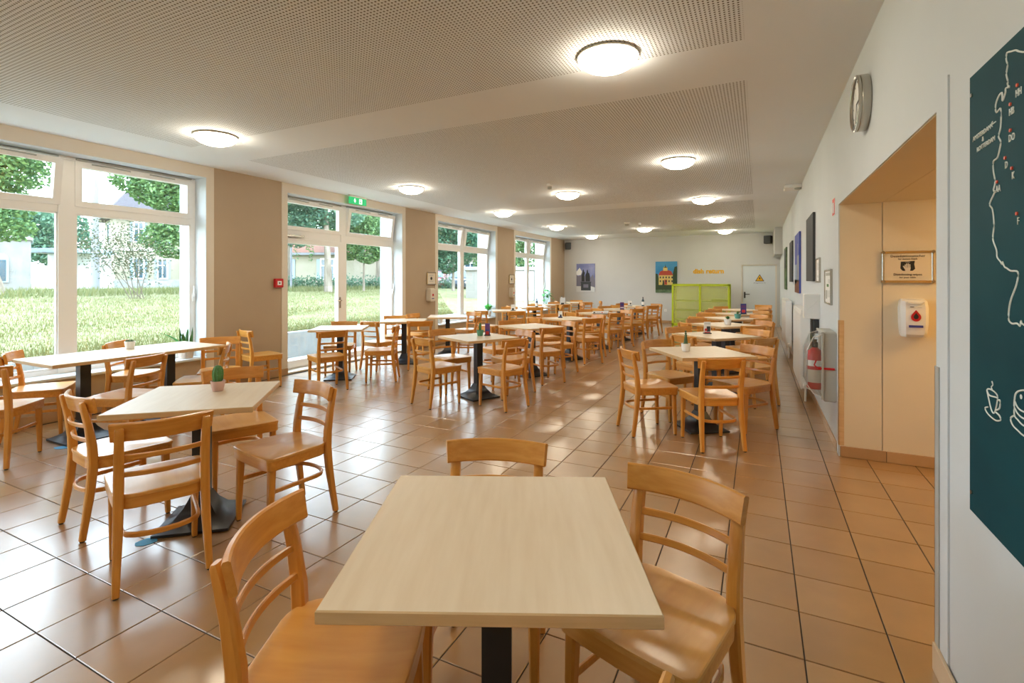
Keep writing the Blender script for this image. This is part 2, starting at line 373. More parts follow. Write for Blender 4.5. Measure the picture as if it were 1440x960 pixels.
# back wall and the near wall behind the camera
b_ = MB(); b_.box(XL-0.5, YB, -0.1, -0.47, YB+0.2, HC); b_.box(-0.47, YB, 1.89, 0.50, YB+0.2, HC); b_.box(0.50, YB, -0.1, XR+0.3, YB+0.2, HC); b_.box(-0.47, YB+0.12, -0.1, 0.5, YB+0.2, 1.9)
struct('wall_back', b_, 'backwall')
b_ = MB(); b_.box(XL-0.5, YN-0.2, -0.1, XR+0.3, YN, HC); struct('wall_near', b_, 'white')
# right wall with the opening
rw = MB(); T = 0.28
rw.box(XR, YN, -0.1, XR+T, OP0, HC); rw.box(XR, OP1, -0.1, XR+T, YB, HC); rw.box(XR, OP0, ZO, XR+T, OP1, HC)
struct('wall_right', rw, 'white')
cs = MB()
cs.box(XR-0.006, OP0-0.12, 0.0, XR, OP0, ZO+0.09); cs.box(XR-0.006, OP1, 0.0, XR, OP1+0.10, ZO+0.09); cs.box(XR-0.006, OP0, ZO, XR, OP1, ZO+0.09)
struct('trim_6', cs, 'white', label='white painted casing around the passage opening')
# passage
ps = MB(); ps.box(XR+0.002, OP1-0.006, 0.0, XR+T-0.003, OP1, ZO); ps.box(XR+T+0.003, OP1-0.006, 0, 3.0, OP1+0.1, ZO+0.002)
struct('wall_passage_far', ps, 'passage', label='cream passage panelling with a joint')
ps = MB(); ps.box(XR+T, OP0-0.1, -0.1, 3.0, OP0, 2.5); ps.box(3.0, OP0-0.1, -0.1, 3.1, OP1+0.1, 2.5)
struct('wall_passage_near', ps, 'passage')
ps = MB(); ps.box(XR+0.002, OP0, ZO-0.004, XR+T-0.003, OP1-0.006, ZO); ps.box(XR+T+0.003, OP0, ZO-0.002, 3.0, OP1, ZO+0.1)
struct('ceiling_passage', ps, 'passage')
cg = MB(); cg.box(XR-0.008, OP1-0.008, 0.09, XR+0.03, OP1-0.005, 1.09); cg.box(XR-0.008, OP1-0.008, 0.09, XR-0.0055, OP1+0.03, 1.09)
struct('trim_7', cg, 'edge', label='tan corner guard on the passage edge')
cg = MB(); cg.box(XR-0.010, OP0-0.04, 0.09, XR-0.006, OP0+0.003, 1.10); cg.box(XR-0.010, OP0, 0.09, XR+0.03, OP0+0.003, 1.10)
struct('trim_8', cg, 'grey', label='grey corner guard on the near passage edge')
# downstand box in the far right corner
bx = MB(); bx.box(0.40, 15.3, 2.12, XR, YB, HC); struct('trim_9', bx, 'backwall', label='boxed duct in the far right corner')

# skirting tiles
def skirt(name, x0, y0, x1, y1, nrm, h=0.085, t=0.010, m='skirt', L=0.305):
    a, b = Vector((x0, y0)), Vector((x1, y1)); d = (b-a); n = max(1, round(d.length/L)); d = d/n
    base = MB(); q = Vector(nrm)
    pts = [a, b, b+q*0.003, a+q*0.003]
    if (pts[1]-pts[0]).cross(pts[2]-pts[1]) < 0: pts.reverse()
    base.slab([tuple(p) for p in pts], 0, h-0.003, 0.0008); root = struct(name, base, 'grout')
    u = d.normalized(); g = u*0.002
    pts = [g, d-g, d-g+q*t, g+q*t]
    if (pts[1]-pts[0]).cross(pts[2]-pts[1]) < 0: pts.reverse()
    me = MB().slab([tuple(p) for p in pts], 0.001, h, 0.0018).mesh('skirting_tile', m, 0)
    for k in range(n):
        o = link('skirting_tile', me, root); p = a+d*k; o.location = (p.x, p.y, 0)
    return root
skirt('baseboard_right', XR, OP1+0.10, XR, YB, (-1, 0), 0.075)
skirt('baseboard_near', XR-0.006, YN, XR-0.006, OP0, (-1, 0), 0.10, 0.012, 'skirt2', 0.61)
skirt('baseboard_passage', XR+0.004, OP1-0.006, 3.0, OP1-0.006, (0, -1), 0.085)
for k in range(0, len(edges), 2):
    y0 = edges[k] if k else YN; y1 = edges[k+1] if k < 8 else YB
skirt('baseboard_left', XL+0.007, YN, XL+0.007, WIN[2][0], (1, 0), 0.10)
skirt('baseboard_left_far', XL+0.007, WIN[2][1], XL+0.007, YB, (1, 0), 0.10)
skirt('baseboard_back', XL, YB, -0.48, YB, (0, -1), 0.085)

# windows ---------------------------------------------------------------
def window(idx, a, b, tilts, door=False):
    """frame in the plane X = XW; two bays, each a vent sash above a fixed pane"""
    zb = ZS if not door else 0.02
    nm = 'window_%d' % idx
    f = MB(); x0, x1 = XW-0.07, XW
    m = (a+b)/2; fw = 0.06; mw = 0.075 if not door else 0.065
    f.cbox(x0, a, zb, x1, a+fw, ZW, .004); f.cbox(x0, b-fw, zb, x1, b, ZW, .004)
    f.cbox(x0, a+fw, ZW-0.045, x1, b-fw, ZW, .004); f.cbox(x0, m-mw, zb, x1+0.012, m+mw, ZW-0.045, .006)
    zt0, zt1 = (2.12, 2.20)
    if door: zt0 = 2.06
    for (p, q) in ((a+fw, m-mw), (m+mw, b-fw)): f.cbox(x0, p, zt0, x1, q, zt1, .004)
    fh = 0.05 if not door else 0.11
    for k, (p, q) in enumerate(((a+fw, m-mw), (m+mw, b-fw))):
        f.cbox(x0, p, zb, x1, q, zb+fh if not (door and k == 0) else zb+0.04, .004)
    w_ = f.build(nm, 'pvc'); w_['kind'] = 'structure'
    w_['label'] = 'white framed glass door bay with a fixed pane' if door else 'white two-bay window with tilting top vents'
    sw = 0.065
    for k, (p, q) in enumerate(((a+fw, m-mw), (m+mw, b-fw))):
        # vent sash, hinged at its foot, local origin at the hinge line
        v = MB(); hh = ZW-0.045-zt1+0.012; y0, y1 = p-0.012, q+0.012
        v.cbox(-0.05, y0, 0, 0.018, y0+sw, hh, .005); v.cbox(-0.05, y1-sw, 0, 0.018, y1, hh, .005)
        v.cbox(-0.05, y0+sw, 0, 0.018, y1-sw, sw, .005); v.cbox(-0.05, y0+sw, hh-sw, 0.018, y1-sw, hh, .005)
        s = v.build('vent_sash', 'pvc', w_); s.location = (XW, 0, zt1-0.006); s.rotation_euler = (0, math.radians(9) if tilts[k] else 0, 0)
        g = MB(); g.box(-0.022, y0+sw-.005, sw-.005, -0.016, y1-sw+.005, hh-sw+.005); g.build('pane', 'glass', s)
        ob = MB(); ob.tube([(0.024, y0+0.15, hh-0.015), (0.030, y0+0.34, hh-0.012), (0.024, y0+0.52, hh-0.02)], 0.008, 6); ob.tube([(0.024, y1-0.5, hh-0.015), (0.028, y1-0.22, hh-0.02)], 0.008, 6)
        ob.build('opener', 'grey', s)
        rail = MB(); rail.cbox(XW+0.002, p, ZW-0.03, XW+0.022, q, ZW-0.012, .002); rail.build('opener_rail', 'grey', w_)
        if door and k == 0: continue
        g = MB(); g.box(XW-0.04, p-.004, zb+fh-.01, XW-0.034, q+.004, zt0+.005); g.build('pane', 'glass', w_)
        if not door:
            bd = MB()
            for yy0, yy1, zz0, zz1 in ((p, p+0.016, zb+fh, zt0), (q-0.016, q, zb+fh, zt0), (p, q, zb+fh, zb+fh+0.016), (p, q, zt0-0.016, zt0)): bd.cbox(XW-0.03, yy0, zz0, XW-0.004, yy1, zz1, .003)
            bd.build('glazing_bead', 'pvc', w_)
        if k == 1:
            h = MB(); h.cbox(XW+.002, q+0.012, 1.14, XW+0.022, q+0.038, 1.24, .004); h.cbox(XW+0.022, q+0.018, 1.20, XW+0.036, q+0.034, 1.34, .004); h.build('handle', 'pvc', w_)
    if not door:
        sl = MB(); sl.cbox(XW-0.005, a+.004, ZS-0.03, XL+0.035, b-.004, ZS, .006); o = sl.build('trim_%d' % (20+idx), 'white'); o['kind'] = 'structure'; o['label'] = 'white window sill board'
        ex = MB(); ex.box(XO-0.05, a, ZS-0.06, XW-0.07, b, ZS-0.04); ex.build('outer_sill', 'ltgrey', o)
    return w_
window(1, *WIN[0], (False, True)); window(2, *WIN[1], (True, False))
wd = window(3, *WIN[2], (False, True), True)
window(4, *WIN[3], (True, True)); window(5, *WIN[4], (False, True))
# glazed door leaf in the left bay of window 3
a, b = WIN[2]; m = (a+b)/2
p, q = a+0.06-0.012, m-0.065+0.012
d = MB(); x0, x1, sw = XW-0.055, XW+0.018, 0.085
d.cbox(x0, p, 0.05, x1, p+sw, 2.07, .005); d.cbox(x0, q-sw, 0.05, x1, q, 2.07, .005); d.cbox(x0, p+sw, 0.05, x1, q-sw, 0.16, .005); d.cbox(x0, p+sw, 2.07-sw, x1, q-sw, 2.07, .005)
door = d.build('door_1', 'pvc'); tag(door, 'white framed glazed door to the lawn', kind='structure')
g = MB(); g.box(XW-0.03, p+sw-.005, 0.15, XW-0.024, q-sw+.005, 2.07-sw+.005); g.build('pane', 'glass', door)
hd = MB(); hd.cbox(XW+0.018, q-0.055, 0.93, XW+0.026, q-0.025, 1.12, .003); hd.tube([(XW+0.026, q-0.04, 1.06), (XW+0.06, q-0.04, 1.06), (XW+0.065, q-0.06, 1.06), (XW+0.065, q-0.17, 1.06)], 0.009, 8); hd.build('door_handle', 'silver', door)
cl = MB(); cl.cbox(XW+0.02, p+0.02, 2.085, XW+0.06, p+0.40, 2.12, .004); cl.build('door_closer', 'silver', door)
th_ = MB(); th_.cbox(XW-0.09, a+.005, 0.0, XL-0.002, b-.005, 0.03, .006); o = th_.build('trim_30', 'surround'); tag(o, 'cream door threshold', kind='structure')
# far door in the back wall
dr = MB(); dr.cbox(-0.44, YB+0.05, 0.0, 0.46, YB+0.10, 1.86, .004); door2 = dr.build('door_2', 'white'); tag(door2, 'off-white service door in the back wall', kind='structure')
fr = MB(); fr.cbox(-0.47, YB+0.02, 0, -0.44, YB+0.12, 1.89, .003); fr.cbox(0.46, YB+0.02, 0, 0.50, YB+0.12, 1.89, .003); fr.cbox(-0.44, YB+0.02, 1.86, 0.46, YB+0.12, 1.89, .003); fr.build('door_frame', 'surround', door2)
hd = MB(); hd.cbox(-0.40, YB+0.035, 0.86, -0.36, YB+0.05, 1.05, .003); hd.tube([(-0.38, YB+0.035, 0.98), (-0.38, YB-0.005, 0.98), (-0.24, YB-0.005, 0.98)], 0.011, 8); hd.build('door_handle', 'ink', door2)
sg = thing('warning_sign', 'yellow triangular warning sign on the far service door', 'sign', (0.035, YB+0.048, 1.38))
s_ = MB(); 
def tri(mb, r, y, z): mb.add([(-r, y, z), (r, y, z), (0, y, z+r*1.73), (-r, y+.003, z), (r, y+.003, z), (0, y+.003, z+r*1.73)], [(0,1,2),(5,4,3),(0,3,4,1),(1,4,5,2),(2,5,3,0)]); return mb
tri(s_, 0.125, -0.004, 0.0).build('plate', 'ink', sg, 0)
tri(MB(), 0.098, -0.007, 0.016).build('yellow_face', 'yellow', sg, 0)
z_ = MB(); z_.add([(-.01,-.009,.12),(.022,-.009,.12),(.006,-.009,.085),(.026,-.009,.085),(-.012,-.009,.035),(.0,-.009,.072),(-.02,-.009,.072)], [(0,1,2,3,4,5,6)]); z_.build('bolt_symbol', 'ink', sg, 0)
text('lettering', 'alarmgesicherte T\u00fcr', 0.042, 'ink', (0, -0.002, -0.05), (PI/2, 0, 0), sg)

# ------------------------------------------------------------------ ceiling lamps
def make_lamp():
    t = thing('ceiling_lamp', 'x', 'lamp')
    r = MB(); r.lathe([(0.190, 0.0), (0.195, -0.004), (0.195, -0.015), (0.182, -0.017)], 40); r.build('ring', 'surround', t, 40, True)
    prof = [(0.190*math.cos(a), -0.012-0.088*math.sin(a)) for a in [i*PI/2/9 for i in range(9)]] + [(0.008, -0.0995)]
    g = MB(); g.lathe(prof, 40); g.build('glass_bowl', 'lamp', t, 60, True)
    return t
lamp0 = make_lamp(); used = False
LAMPS = []
for k, y in enumerate((3.15, 6.28, 9.42, 12.55, 15.7, 0.0)):
    for x in (-0.87, -4.87): LAMPS.append((x, y))
LAMPS += [(-2.85, 7.85), (-2.85, 14.1), (-2.85, -1.57)]
ordn = {3.15: 'nearest', 6.28: 'second', 9.42: 'third', 12.55: 'fourth', 15.7: 'farthest', 0.0: 'unseen'}
for k, (x, y) in enumerate(LAMPS):
    o = lamp0 if k == 0 else copy_tree(lamp0)
    o.location = (x, y, HC-0.003)
    if x == -2.85: lab = {7.85: 'lit bowl ceiling lamp in the middle row beside a smoke detector', 14.1: 'small distant bowl lamp in the middle row near the back wall', -1.57: 'bowl ceiling lamp behind the camera'}[y]
    else: lab = 'lit glass bowl ceiling lamp, %s from the camera in the %s row' % (ordn[y], 'right-hand' if x > -2 else 'window-side')
    tag(o, lab, 'lamp', 'ceiling bowl lamps')
def detector(x, y, label, r=0.05):
    t = thing('smoke_detector', label, 'detector', (x, y, HC))
    MB().lathe([(r, 0), (r, -0.03), (r*0.7, -0.045)], 20).build('base', 'plastic', t, 40, True)
    MB().lathe([(r*0.65, -0.045), (r*0.65, -0.075), (r*0.4, -0.085)], 16).build('sensor', 'grey', t, 40, True)
detector(-2.81, 6.95, 'round smoke detector on the ceiling before the middle lamp')
detector(-2.95, 12.45, 'pale smoke detector on the far ceiling, left of its neighbour', 0.075)
detector(-2.70, 12.75, 'small dark-tipped detector beside the pale far ceiling detector', 0.04)

# passage lamp (the warm light that fills the passage)
pl = thing('passage_lamp', 'round ceiling lamp inside the right-hand passage', 'lamp', (2.1, 4.1, ZO-0.003))
MB().lathe([(0.16, 0), (0.16, -0.02), (0.15, -0.025)], 24).build('ring', 'silver', pl, 40, True)
M['lamp2'] = mat('passage_lamp_glass', (0.9, 0.85, 0.75), 0.4, emit=(1.0, 0.60, 0.21), es=60.0)
MB().lathe([(0.145, -0.022), (0.13, -0.05), (0.09, -0.07), (0.01, -0.08)], 24).build('glass_bowl', 'lamp2', pl, 60, True)

# ------------------------------------------------------------------ chair
def arc(half, y0, sag, z, n=11):                     # bent strip bowing to -y
    return [(half*(2*i/(n-1)-1), y0 - sag*(1-(2*i/(n-1)-1)**2), z) for i in range(n)]
def seat_outline(o=0.0):
    pts = []
    def corner(cx, cy, r, a0, a1, n):
        for i in range(n):
            a = math.radians(a0+(a1-a0)*i/(n-1)); pts.append((cx+(r+o)*math.cos(a), cy+(r+o)*math.sin(a)))
    corner(0.180, 0.180, 0.030, 0, 82, 5)
    pts.append((0.10, 0.2165+o)); pts.append((0, 0.219+o)); pts.append((-0.10, 0.2165+o))
    corner(-0.180, 0.180, 0.030, 98, 180, 5)
    corner(-0.090, -0.090, 0.105, 190, 268, 7)
    corner(0.090, -0.090, 0.105, 272, 350, 7)
    return pts
def make_chair():
    t = thing('chair', 'x', 'chair')
    # seat: dished plywood
    O = seat_outline(); n = len(O); cyc = 0.01
    rings = [0.25, 0.5, 0.7, 0.85, 0.95]
    vs = [(0, cyc, 0.440-0.011)]; fs = []
    for r in rings:
        z = 0.440-0.011*max(0.0, 1-(r/0.95)**2)
        vs += [(x*r, cyc+(y-cyc)*r, z) for x, y in O]
    vs += [(x*0.985, cyc+(y-cyc)*0.985, 0.4395) for x, y in O]; vs += [(x, y, 0.436) for x, y in O]; vs += [(x, y, 0.424) for x, y in O]; vs += [(x*0.97, cyc+(y-cyc)*0.97, 0.424) for x, y in O]
    for i in range(n): fs.append((0, 1+i, 1+(i+1) % n))
    for k in range(len(rings)+3):
        for i in range(n):
            j = (i+1) % n; fs.append((1+k*n+i, 1+(k+1)*n+i, 1+(k+1)*n+j, 1+k*n+j))
    fs.append(tuple(1+(len(rings)+3)*n+i for i in range(n-1, -1, -1)))
    MB().add(vs, fs).build('seat', 'wood_seat', t, 40, True)
    ap = MB(); A = seat_outline(-0.004)
    ap.slab(A, 0.371, 0.4245, 0.003)
    ap.build('seat_frame', 'wood_x', t, 40, True)
    # rear legs run on up as back posts
    for s in (-1, 1):
        path = [(s*0.180, -0.222, 0.008), (s*0.176, -0.205, 0.12), (s*0.171, -0.185, 0.26), (s*0.168, -0.172, 0.40), (s*0.167, -0.176, 0.50), (s*0.167, -0.193, 0.62), (s*0.167, -0.214, 0.715), (s*0.167, -0.221, 0.742), (s*0.167, -0.2225, 0.750)]
        sca = [(0.72, 0.70), (0.80, 0.78), (0.94, 0.92), (1.0, 1.0), (1.0, 0.96), (0.94, 0.80), (0.88, 0.66), (0.84, 0.56), (0.7, 0.36)]
        L = MB(); L.sweep(path, rsec(0.040, 0.043, 0.007), up=(0, 1, 0), scale=sca)
        lg = L.build('rear_leg', 'wood_z', t, 40, True)
        MB().lathe([(0.011, 0.0), (0.012, 0.009)], 8, (s*0.180, -0.222, 0)).build('glide', 'dark', lg)
        path = [(s*0.176, 0.186, 0.008), (s*0.176, 0.182, 0.15), (s*0.175, 0.176, 0.30), (s*0.174, 0.172, 0.42)]
        L = MB(); L.sweep(path, rsec(0.039, 0.039, 0.007), up=(0, 1, 0), scale=[0.66, 0.80, 0.95, 1.0])
        lg = L.build('front_leg', 'wood_z', t, 40, True)
        MB().lathe([(0.011, 0.0), (0.012, 0.009)], 8, (s*0.176, 0.186, 0)).build('glide', 'dark', lg)
    # top rail: bent ply board in front of the posts
    R = MB(); P = arc(0.197, -0.174, 0.050, 0.7265, 17)
    P = [(x, y-0.022*(0), z) for x, y, z in P]
    R.sweep(P, rsec(0.020, 0.087, 0.005), up=(0, -0.22, 1)); R.build('top_rail', 'wood_x', t, 40, True)
    for z, yo in ((0.612, -0.192), (0.530, -0.178)):
        S = MB(); S.sweep(arc(0.162, yo+0.006, 0.034, z, 11), rsec(0.012, 0.024, 0.004), up=(0, -0.15, 1)); S.build('slat', 'wood_x', t, 40, True)
    # U-shaped bent stretcher
    U = [(0.166, 0.172, 0.245), (0.160, 0.05, 0.245), (0.153, -0.08, 0.245)]
    for i in range(9):
        a_ = PI*i/8; U.append((0.150*math.cos(a_), -0.115-0.085*math.sin(a_), 0.245))
    U += [(-0.153, -0.08, 0.245), (-0.160, 0.05, 0.245), (-0.166, 0.172, 0.245)]
    MB().sweep(U, rsec(0.015, 0.024, 0.004)).build('stretcher', 'wood_x', t, 40, True)
    return t
chair0 = make_chair(); n_chair = 0
def chair(x, y, face, label, group=None):
    global n_chair
    o = chair0 if n_chair == 0 else copy_tree(chair0); n_chair += 1
    o.location = (x, y, 0); o.rotation_euler = (0, 0, math.radians(face-90))
    tag(o, label, 'chair', group or 'beech cafe chairs')
    v = random.uniform(0.86, 1.04); u = random.uniform(0.94, 1.05)
    for k in [o] + list(o.children_recursive): k.color = (v, v*u, v*u*u, 1)
    return o

# ------------------------------------------------------------------ table
TZ, TS = 0.73, 0.715
def make_table():
    t = thing('table', 'x', 'table'); h = TS/2
    top = MB(); top.cbox(-h, -h, TZ-0.002, h, h, TZ, .001); 
    e = MB(); e.k = 1; e.slab([(-h,-h),(h,-h),(h,h),(-h,h)], TZ-0.030, TZ, 0.003)
    for i, f in enumerate(e.f):                      # top face carries the laminate, rims the edge band
        e.m[i] = 0 if all(e.v[j][2] > TZ-0.0005 for j in f) else 1
    e.build('tabletop', ['top', 'edge'], t, 30, False)
    MB().cbox(-0.15, -0.15, TZ-0.042, 0.15, 0.15, TZ-0.030, .003).build('top_plate', 'black', t)
    MB().cbox(-0.040, -0.040, 0.02, 0.040, 0.040, TZ-0.040, .006).build('column', 'black', t)
    B = MB(); prof = [(0.190, 0.004), (0.190, 0.018), (0.165, 0.028), (0.110, 0.058), (0.072, 0.105), (0.051, 0.150), (0.044, 0.165)]
    vs = []; fs = []
    for r, z in prof: vs += [(-r,-r,z), (r,-r,z), (r,r,z), (-r,r,z)]
    fs.append((3,2,1,0)); k = (len(prof)-1)*4; fs.append((k,k+1,k+2,k+3))
    for i in range(len(prof)-1):
        for j in range(4): fs.append((i*4+j, i*4+(j+1) % 4, (i+1)*4+(j+1) % 4, (i+1)*4+j))
    B.add(vs, fs); base = B.build('base', 'black', t, 40)
    g = MB()
    for sx in (-1, 1):
        for sy in (-1, 1): g.lathe([(0.014, 0), (0.014, 0.006)], 8, (sx*0.165, sy*0.165, 0))
    g.build('glides', 'dark', base)
    return t
table0 = make_table(); n_table = 0
TAB = {}
def table(key, x, y, rot, label, phrase):
    global n_table
    o = table0 if n_table == 0 else copy_tree(table0); n_table += 1
    o.location = (x, y, 0); o.rotation_euler = (0, 0, math.radians(rot)); tag(o, label, 'table', 'square cafe tables'); TAB[key] = (x, y, rot, phrase)
    return o
T_ = [
 ('F', -0.646, 1.213, 25.1, 'bare maple-topped square table closest to the camera', 'the bare foreground table'),
 ('T2', -2.94, 1.82, 40.5, 'square table carrying a cactus in a pink pot', 'the pink-potted cactus table'),
 ('LA', -5.41, 2.29, 0, 'left half of the long double table below the window', 'the left window double table'),
 ('LB', -5.41, 3.01, 0, 'right half of the long double table by the snake plant', 'the right window double table'),
 ('W1', -5.40, 5.33, 34, 'bare square table before the glazed door', 'the table before the glazed door'),
 ('W2', -5.42, 6.80, 31, 'bare square table just right of the glazed door', 'the table right of the glazed door'),
 ('W3', -5.30, 7.95, 31, 'third window-row table, touching its neighbour by the tan pillar', 'the third window-row table'),
 ('W4', -5.10, 10.1, 31, 'fourth window-row table beside the sill with a pot', 'the fourth window-row table'),
 ('W5', -5.10, 11.6, 31, 'fifth window-row table with a tall dark bottle', 'the fifth window-row table'),
 ('W6', -5.05, 13.1, 31, 'sixth window-row table before the leafy sill plant', 'the sixth window-row table'),
 ('W7', -4.95, 14.7, 31, 'last window-row table near the far left corner', 'the last window-row table'),
 ('M1', -3.04, 5.22, 63, 'nearest middle-row table with a green potted cactus', 'the green-potted cactus table'),
 ('M2', -3.03, 6.78, 62, 'bare second table of the middle row', 'the bare second middle-row table'),
 ('M3', -3.04, 8.48, 62, 'third middle-row table with a small card holder', 'the third middle-row table'),
 ('M4', -2.97, 10.1, 60, 'fourth middle-row table with a long white card strip', 'the fourth middle-row table'),
 ('M5', -2.95, 11.7, 60, 'fifth middle-row table with a purple box', 'the fifth middle-row table'),
 ('M6', -2.90, 13.3, 60, 'last middle-row table near the back wall', 'the last middle-row table'),
 ('R1', -0.50, 5.06, 34, 'nearest right-row table with a white potted mini conifer', 'the mini conifer table'),
 ('R2', -0.47, 6.72, 47, 'second right-row table with a white menu card', 'the white menu card table'),
 ('R3', -0.46, 8.35, 45, 'third right-row table with a white potted green plant', 'the third right-row table'),
 ('R4', -0.44, 9.80, 45, 'fourth right-row table with a teal pot', 'the teal pot table'),
 ('R5', -0.41, 11.15, 45, 'fifth right-row table with a blue menu box', 'the blue menu box table'),
 ('R6', -0.40, 12.7, 45, 'last right-row table before the service door', 'the last right-row table'),
]
for r in T_: table(*r)
NAMES = {}
def side_of(x, y, key):
    tx, ty, _, ph = TAB[key]; dx, dy = x-tx, y-ty
    a = math.degrees(math.atan2(-st*dx+ct*dy, ct*dx+st*dy)) % 360
    return ['right', 'far right', 'far', 'far left', 'left', 'near left', 'near', 'near right'][int(((a+22.5) % 360)//45)]
def seat_at(x, y, face, key, label=None):
    if not label:
        label = 'beech chair at the %s side of %s' % (side_of(x, y, key), TAB[key][3])
    NAMES.setdefault(label, []).append((x, y))
    for _ in range(60):                              # slide the chair out until its feet clear every table base
        hit = None; f_ = math.radians(face-90)
        for lx, ly in ((-.18, -.222), (.18, -.222), (-.176, .186), (.176, .186)):
            px, py = x+lx*math.cos(f_)-ly*math.sin(f_), y+lx*math.sin(f_)+ly*math.cos(f_)
            for tx, ty, rot, _p in TAB.values():
                a_ = math.radians(-rot); qx, qy = px-tx, py-ty
                if max(abs(qx*math.cos(a_)-qy*math.sin(a_)), abs(qx*math.sin(a_)+qy*math.cos(a_))) < 0.190+0.016: hit = (tx, ty)
        if not hit: break
        x -= 0.012*math.cos(math.radians(face)); y -= 0.012*math.sin(math.radians(face))
    chair(x, y, face, label)
CH_ = [
 ('F', -0.28, 1.51, -107.6, 'beech chair angled at the far right corner of the bare foreground table'),
 ('F', -1.01, 0.985, 25.6, 'beech chair seen closest, at the left side of the bare foreground table'),
 ('F', -0.87, 1.57, -70, 'beech chair facing the camera behind the bare foreground table'),
 ('F', -0.388, 0.761, 150, 'beech chair cut off by the lower frame edge, only its rail tip showing'),
 ('T2', -2.69, 1.45, 157, None), ('T2', -3.41, 1.62, 82, None),
 ('T2', -2.53, 2.06, -100, None), ('T2', -3.25, 2.27, -24, None),
 ('LA', -5.30, 1.69, 133, 'beech chair cut by the left frame edge, below the left window table'),
 ('LA', -5.86, 2.17, 55, 'beech chair by the sill under the left window mullion'),
 ('LB', -5.885, 2.955, 38, 'beech chair on the sill side of the right window double table'),
 ('LA', -4.86, 2.36, 201, 'beech chair on the room side of the left window double table'),
 ('LB', -5.27, 3.46, -34, 'beech chair at the far end of the window tables near the snake plant'),
 ('LB', -4.96, 3.05, 226, 'beech chair seen edge-on between the cactus table and snake plant'),
 ('LB', -5.90, 4.42, 76, 'single beech chair standing alone against the tan pillar'),
 ('W1', -5.03, 4.75, 154, None), ('W1', -5.70, 5.64, -60, None), ('W1', -4.787, 5.51, 212, None),
 ('W2', -5.45, 6.20, 85, None), ('W2', -4.90, 6.54, 128, None), ('W2', -5.76, 7.0, -46, None),
 ('W3', -5.78, 7.75, 0, None), ('W3', -4.62, 7.52, 200, None), ('W3', -5.22, 8.55, -100, None),
 ('W4', -5.24, 9.38, 75, None), ('W4', -4.62, 9.45, 130, None), ('W4', -5.32, 10.62, -62, None),
 ('M1', -3.31, 4.74, 71, None), ('M1', -2.575, 4.97, 163, None), ('M1', -3.55, 5.37, -23, None), ('M1', -2.80, 5.67, 238, None),
 ('M2', -3.38, 6.36, 62, None), ('M2', -2.68, 6.45, 145, None), ('M2', -3.40, 6.98, -40, None), ('M2', -2.77, 7.24, 233, None),
 ('M3', -3.36, 8.02, 62, None), ('M3', -2.72, 8.32, 141, None), ('M3', -3.38, 8.74, -38, None), ('M3', -2.80, 8.92, 232, None),
 ('M4', -3.28, 9.66, 62, None), ('M4', -2.66, 9.82, 142, None), ('M4', -3.30, 10.40, -38, None), ('M4', -2.66, 10.58, 232, None),
 ('M5', -3.22, 11.26, 60, None), ('M5', -2.60, 11.45, 142, None), ('M5', -3.28, 12.0, -38, None), ('M5', -2.66, 12.15, 236, None),
 ('M6', -3.20, 12.9, 60, None), ('M6', -2.56, 13.05, 142, None), ('M6', -3.25, 13.62, -38, None), ('M6', -2.60, 13.78, 236, None),
 ('R1', -0.935, 4.765, 36.5, None), ('R1', -0.81, 5.36, -36.6, None), ('R1', -0.365, 4.615, 120, None), ('R1', -0.14, 5.26, 230, None),
 ('R2', -0.66, 6.24, 49, None), ('R2', -0.86, 7.02, -45, None), ('R2', -0.08, 6.36, 138, None), ('R2', -0.13, 7.06, 233, None),
]
for k_, x, y, f_, lab in CH_: seat_at(x, y, f_, k_, lab)
for key in ('R3', 'R4', 'R5', 'R6', 'W5', 'W6', 'W7'):
    tx, ty, rot, ph = TAB[key]
    for k in range(4):
        a_ = rot + 90*k + random.uniform(-7, 7); d_ = random.uniform(0.46, 0.54)
        seat_at(tx+d_*math.cos(math.radians(a_)), ty+d_*math.sin(math.radians(a_)), a_+180+random.uniform(-8, 8), key)
seat_at(0.10, 14.3, -95, 'R6', 'beech chair standing alone in front of the far service door')
for k_, v_ in NAMES.items():
    if len(v_) > 1: print('DUP LABEL', k_, v_)

# blue shims
def shim(name, label, x, y, rz, r):
    s = MB(); pts = [(r*1.0*math.cos(t_)*random.uniform(.8, 1.15), r*0.7*math.sin(t_)*random.uniform(.8, 1.15)) for t_ in [i*2*PI/11 for i in range(11)]]
    s.slab(pts, 0.0005, 0.003, 0.0006); o = s.build(name, 'bluepaper'); o.location = (x, y, 0); o.rotation_euler = (0, 0, rz); tag(o, label, 'paper')
shim('paper_shim', 'crumpled light blue paper under the cactus table base', -2.955, 1.53, 0.9, 0.055)
shim('paper_shim', 'small blue paper scrap under the left window table base', -5.26, 2.075, 0.3, 0.06)

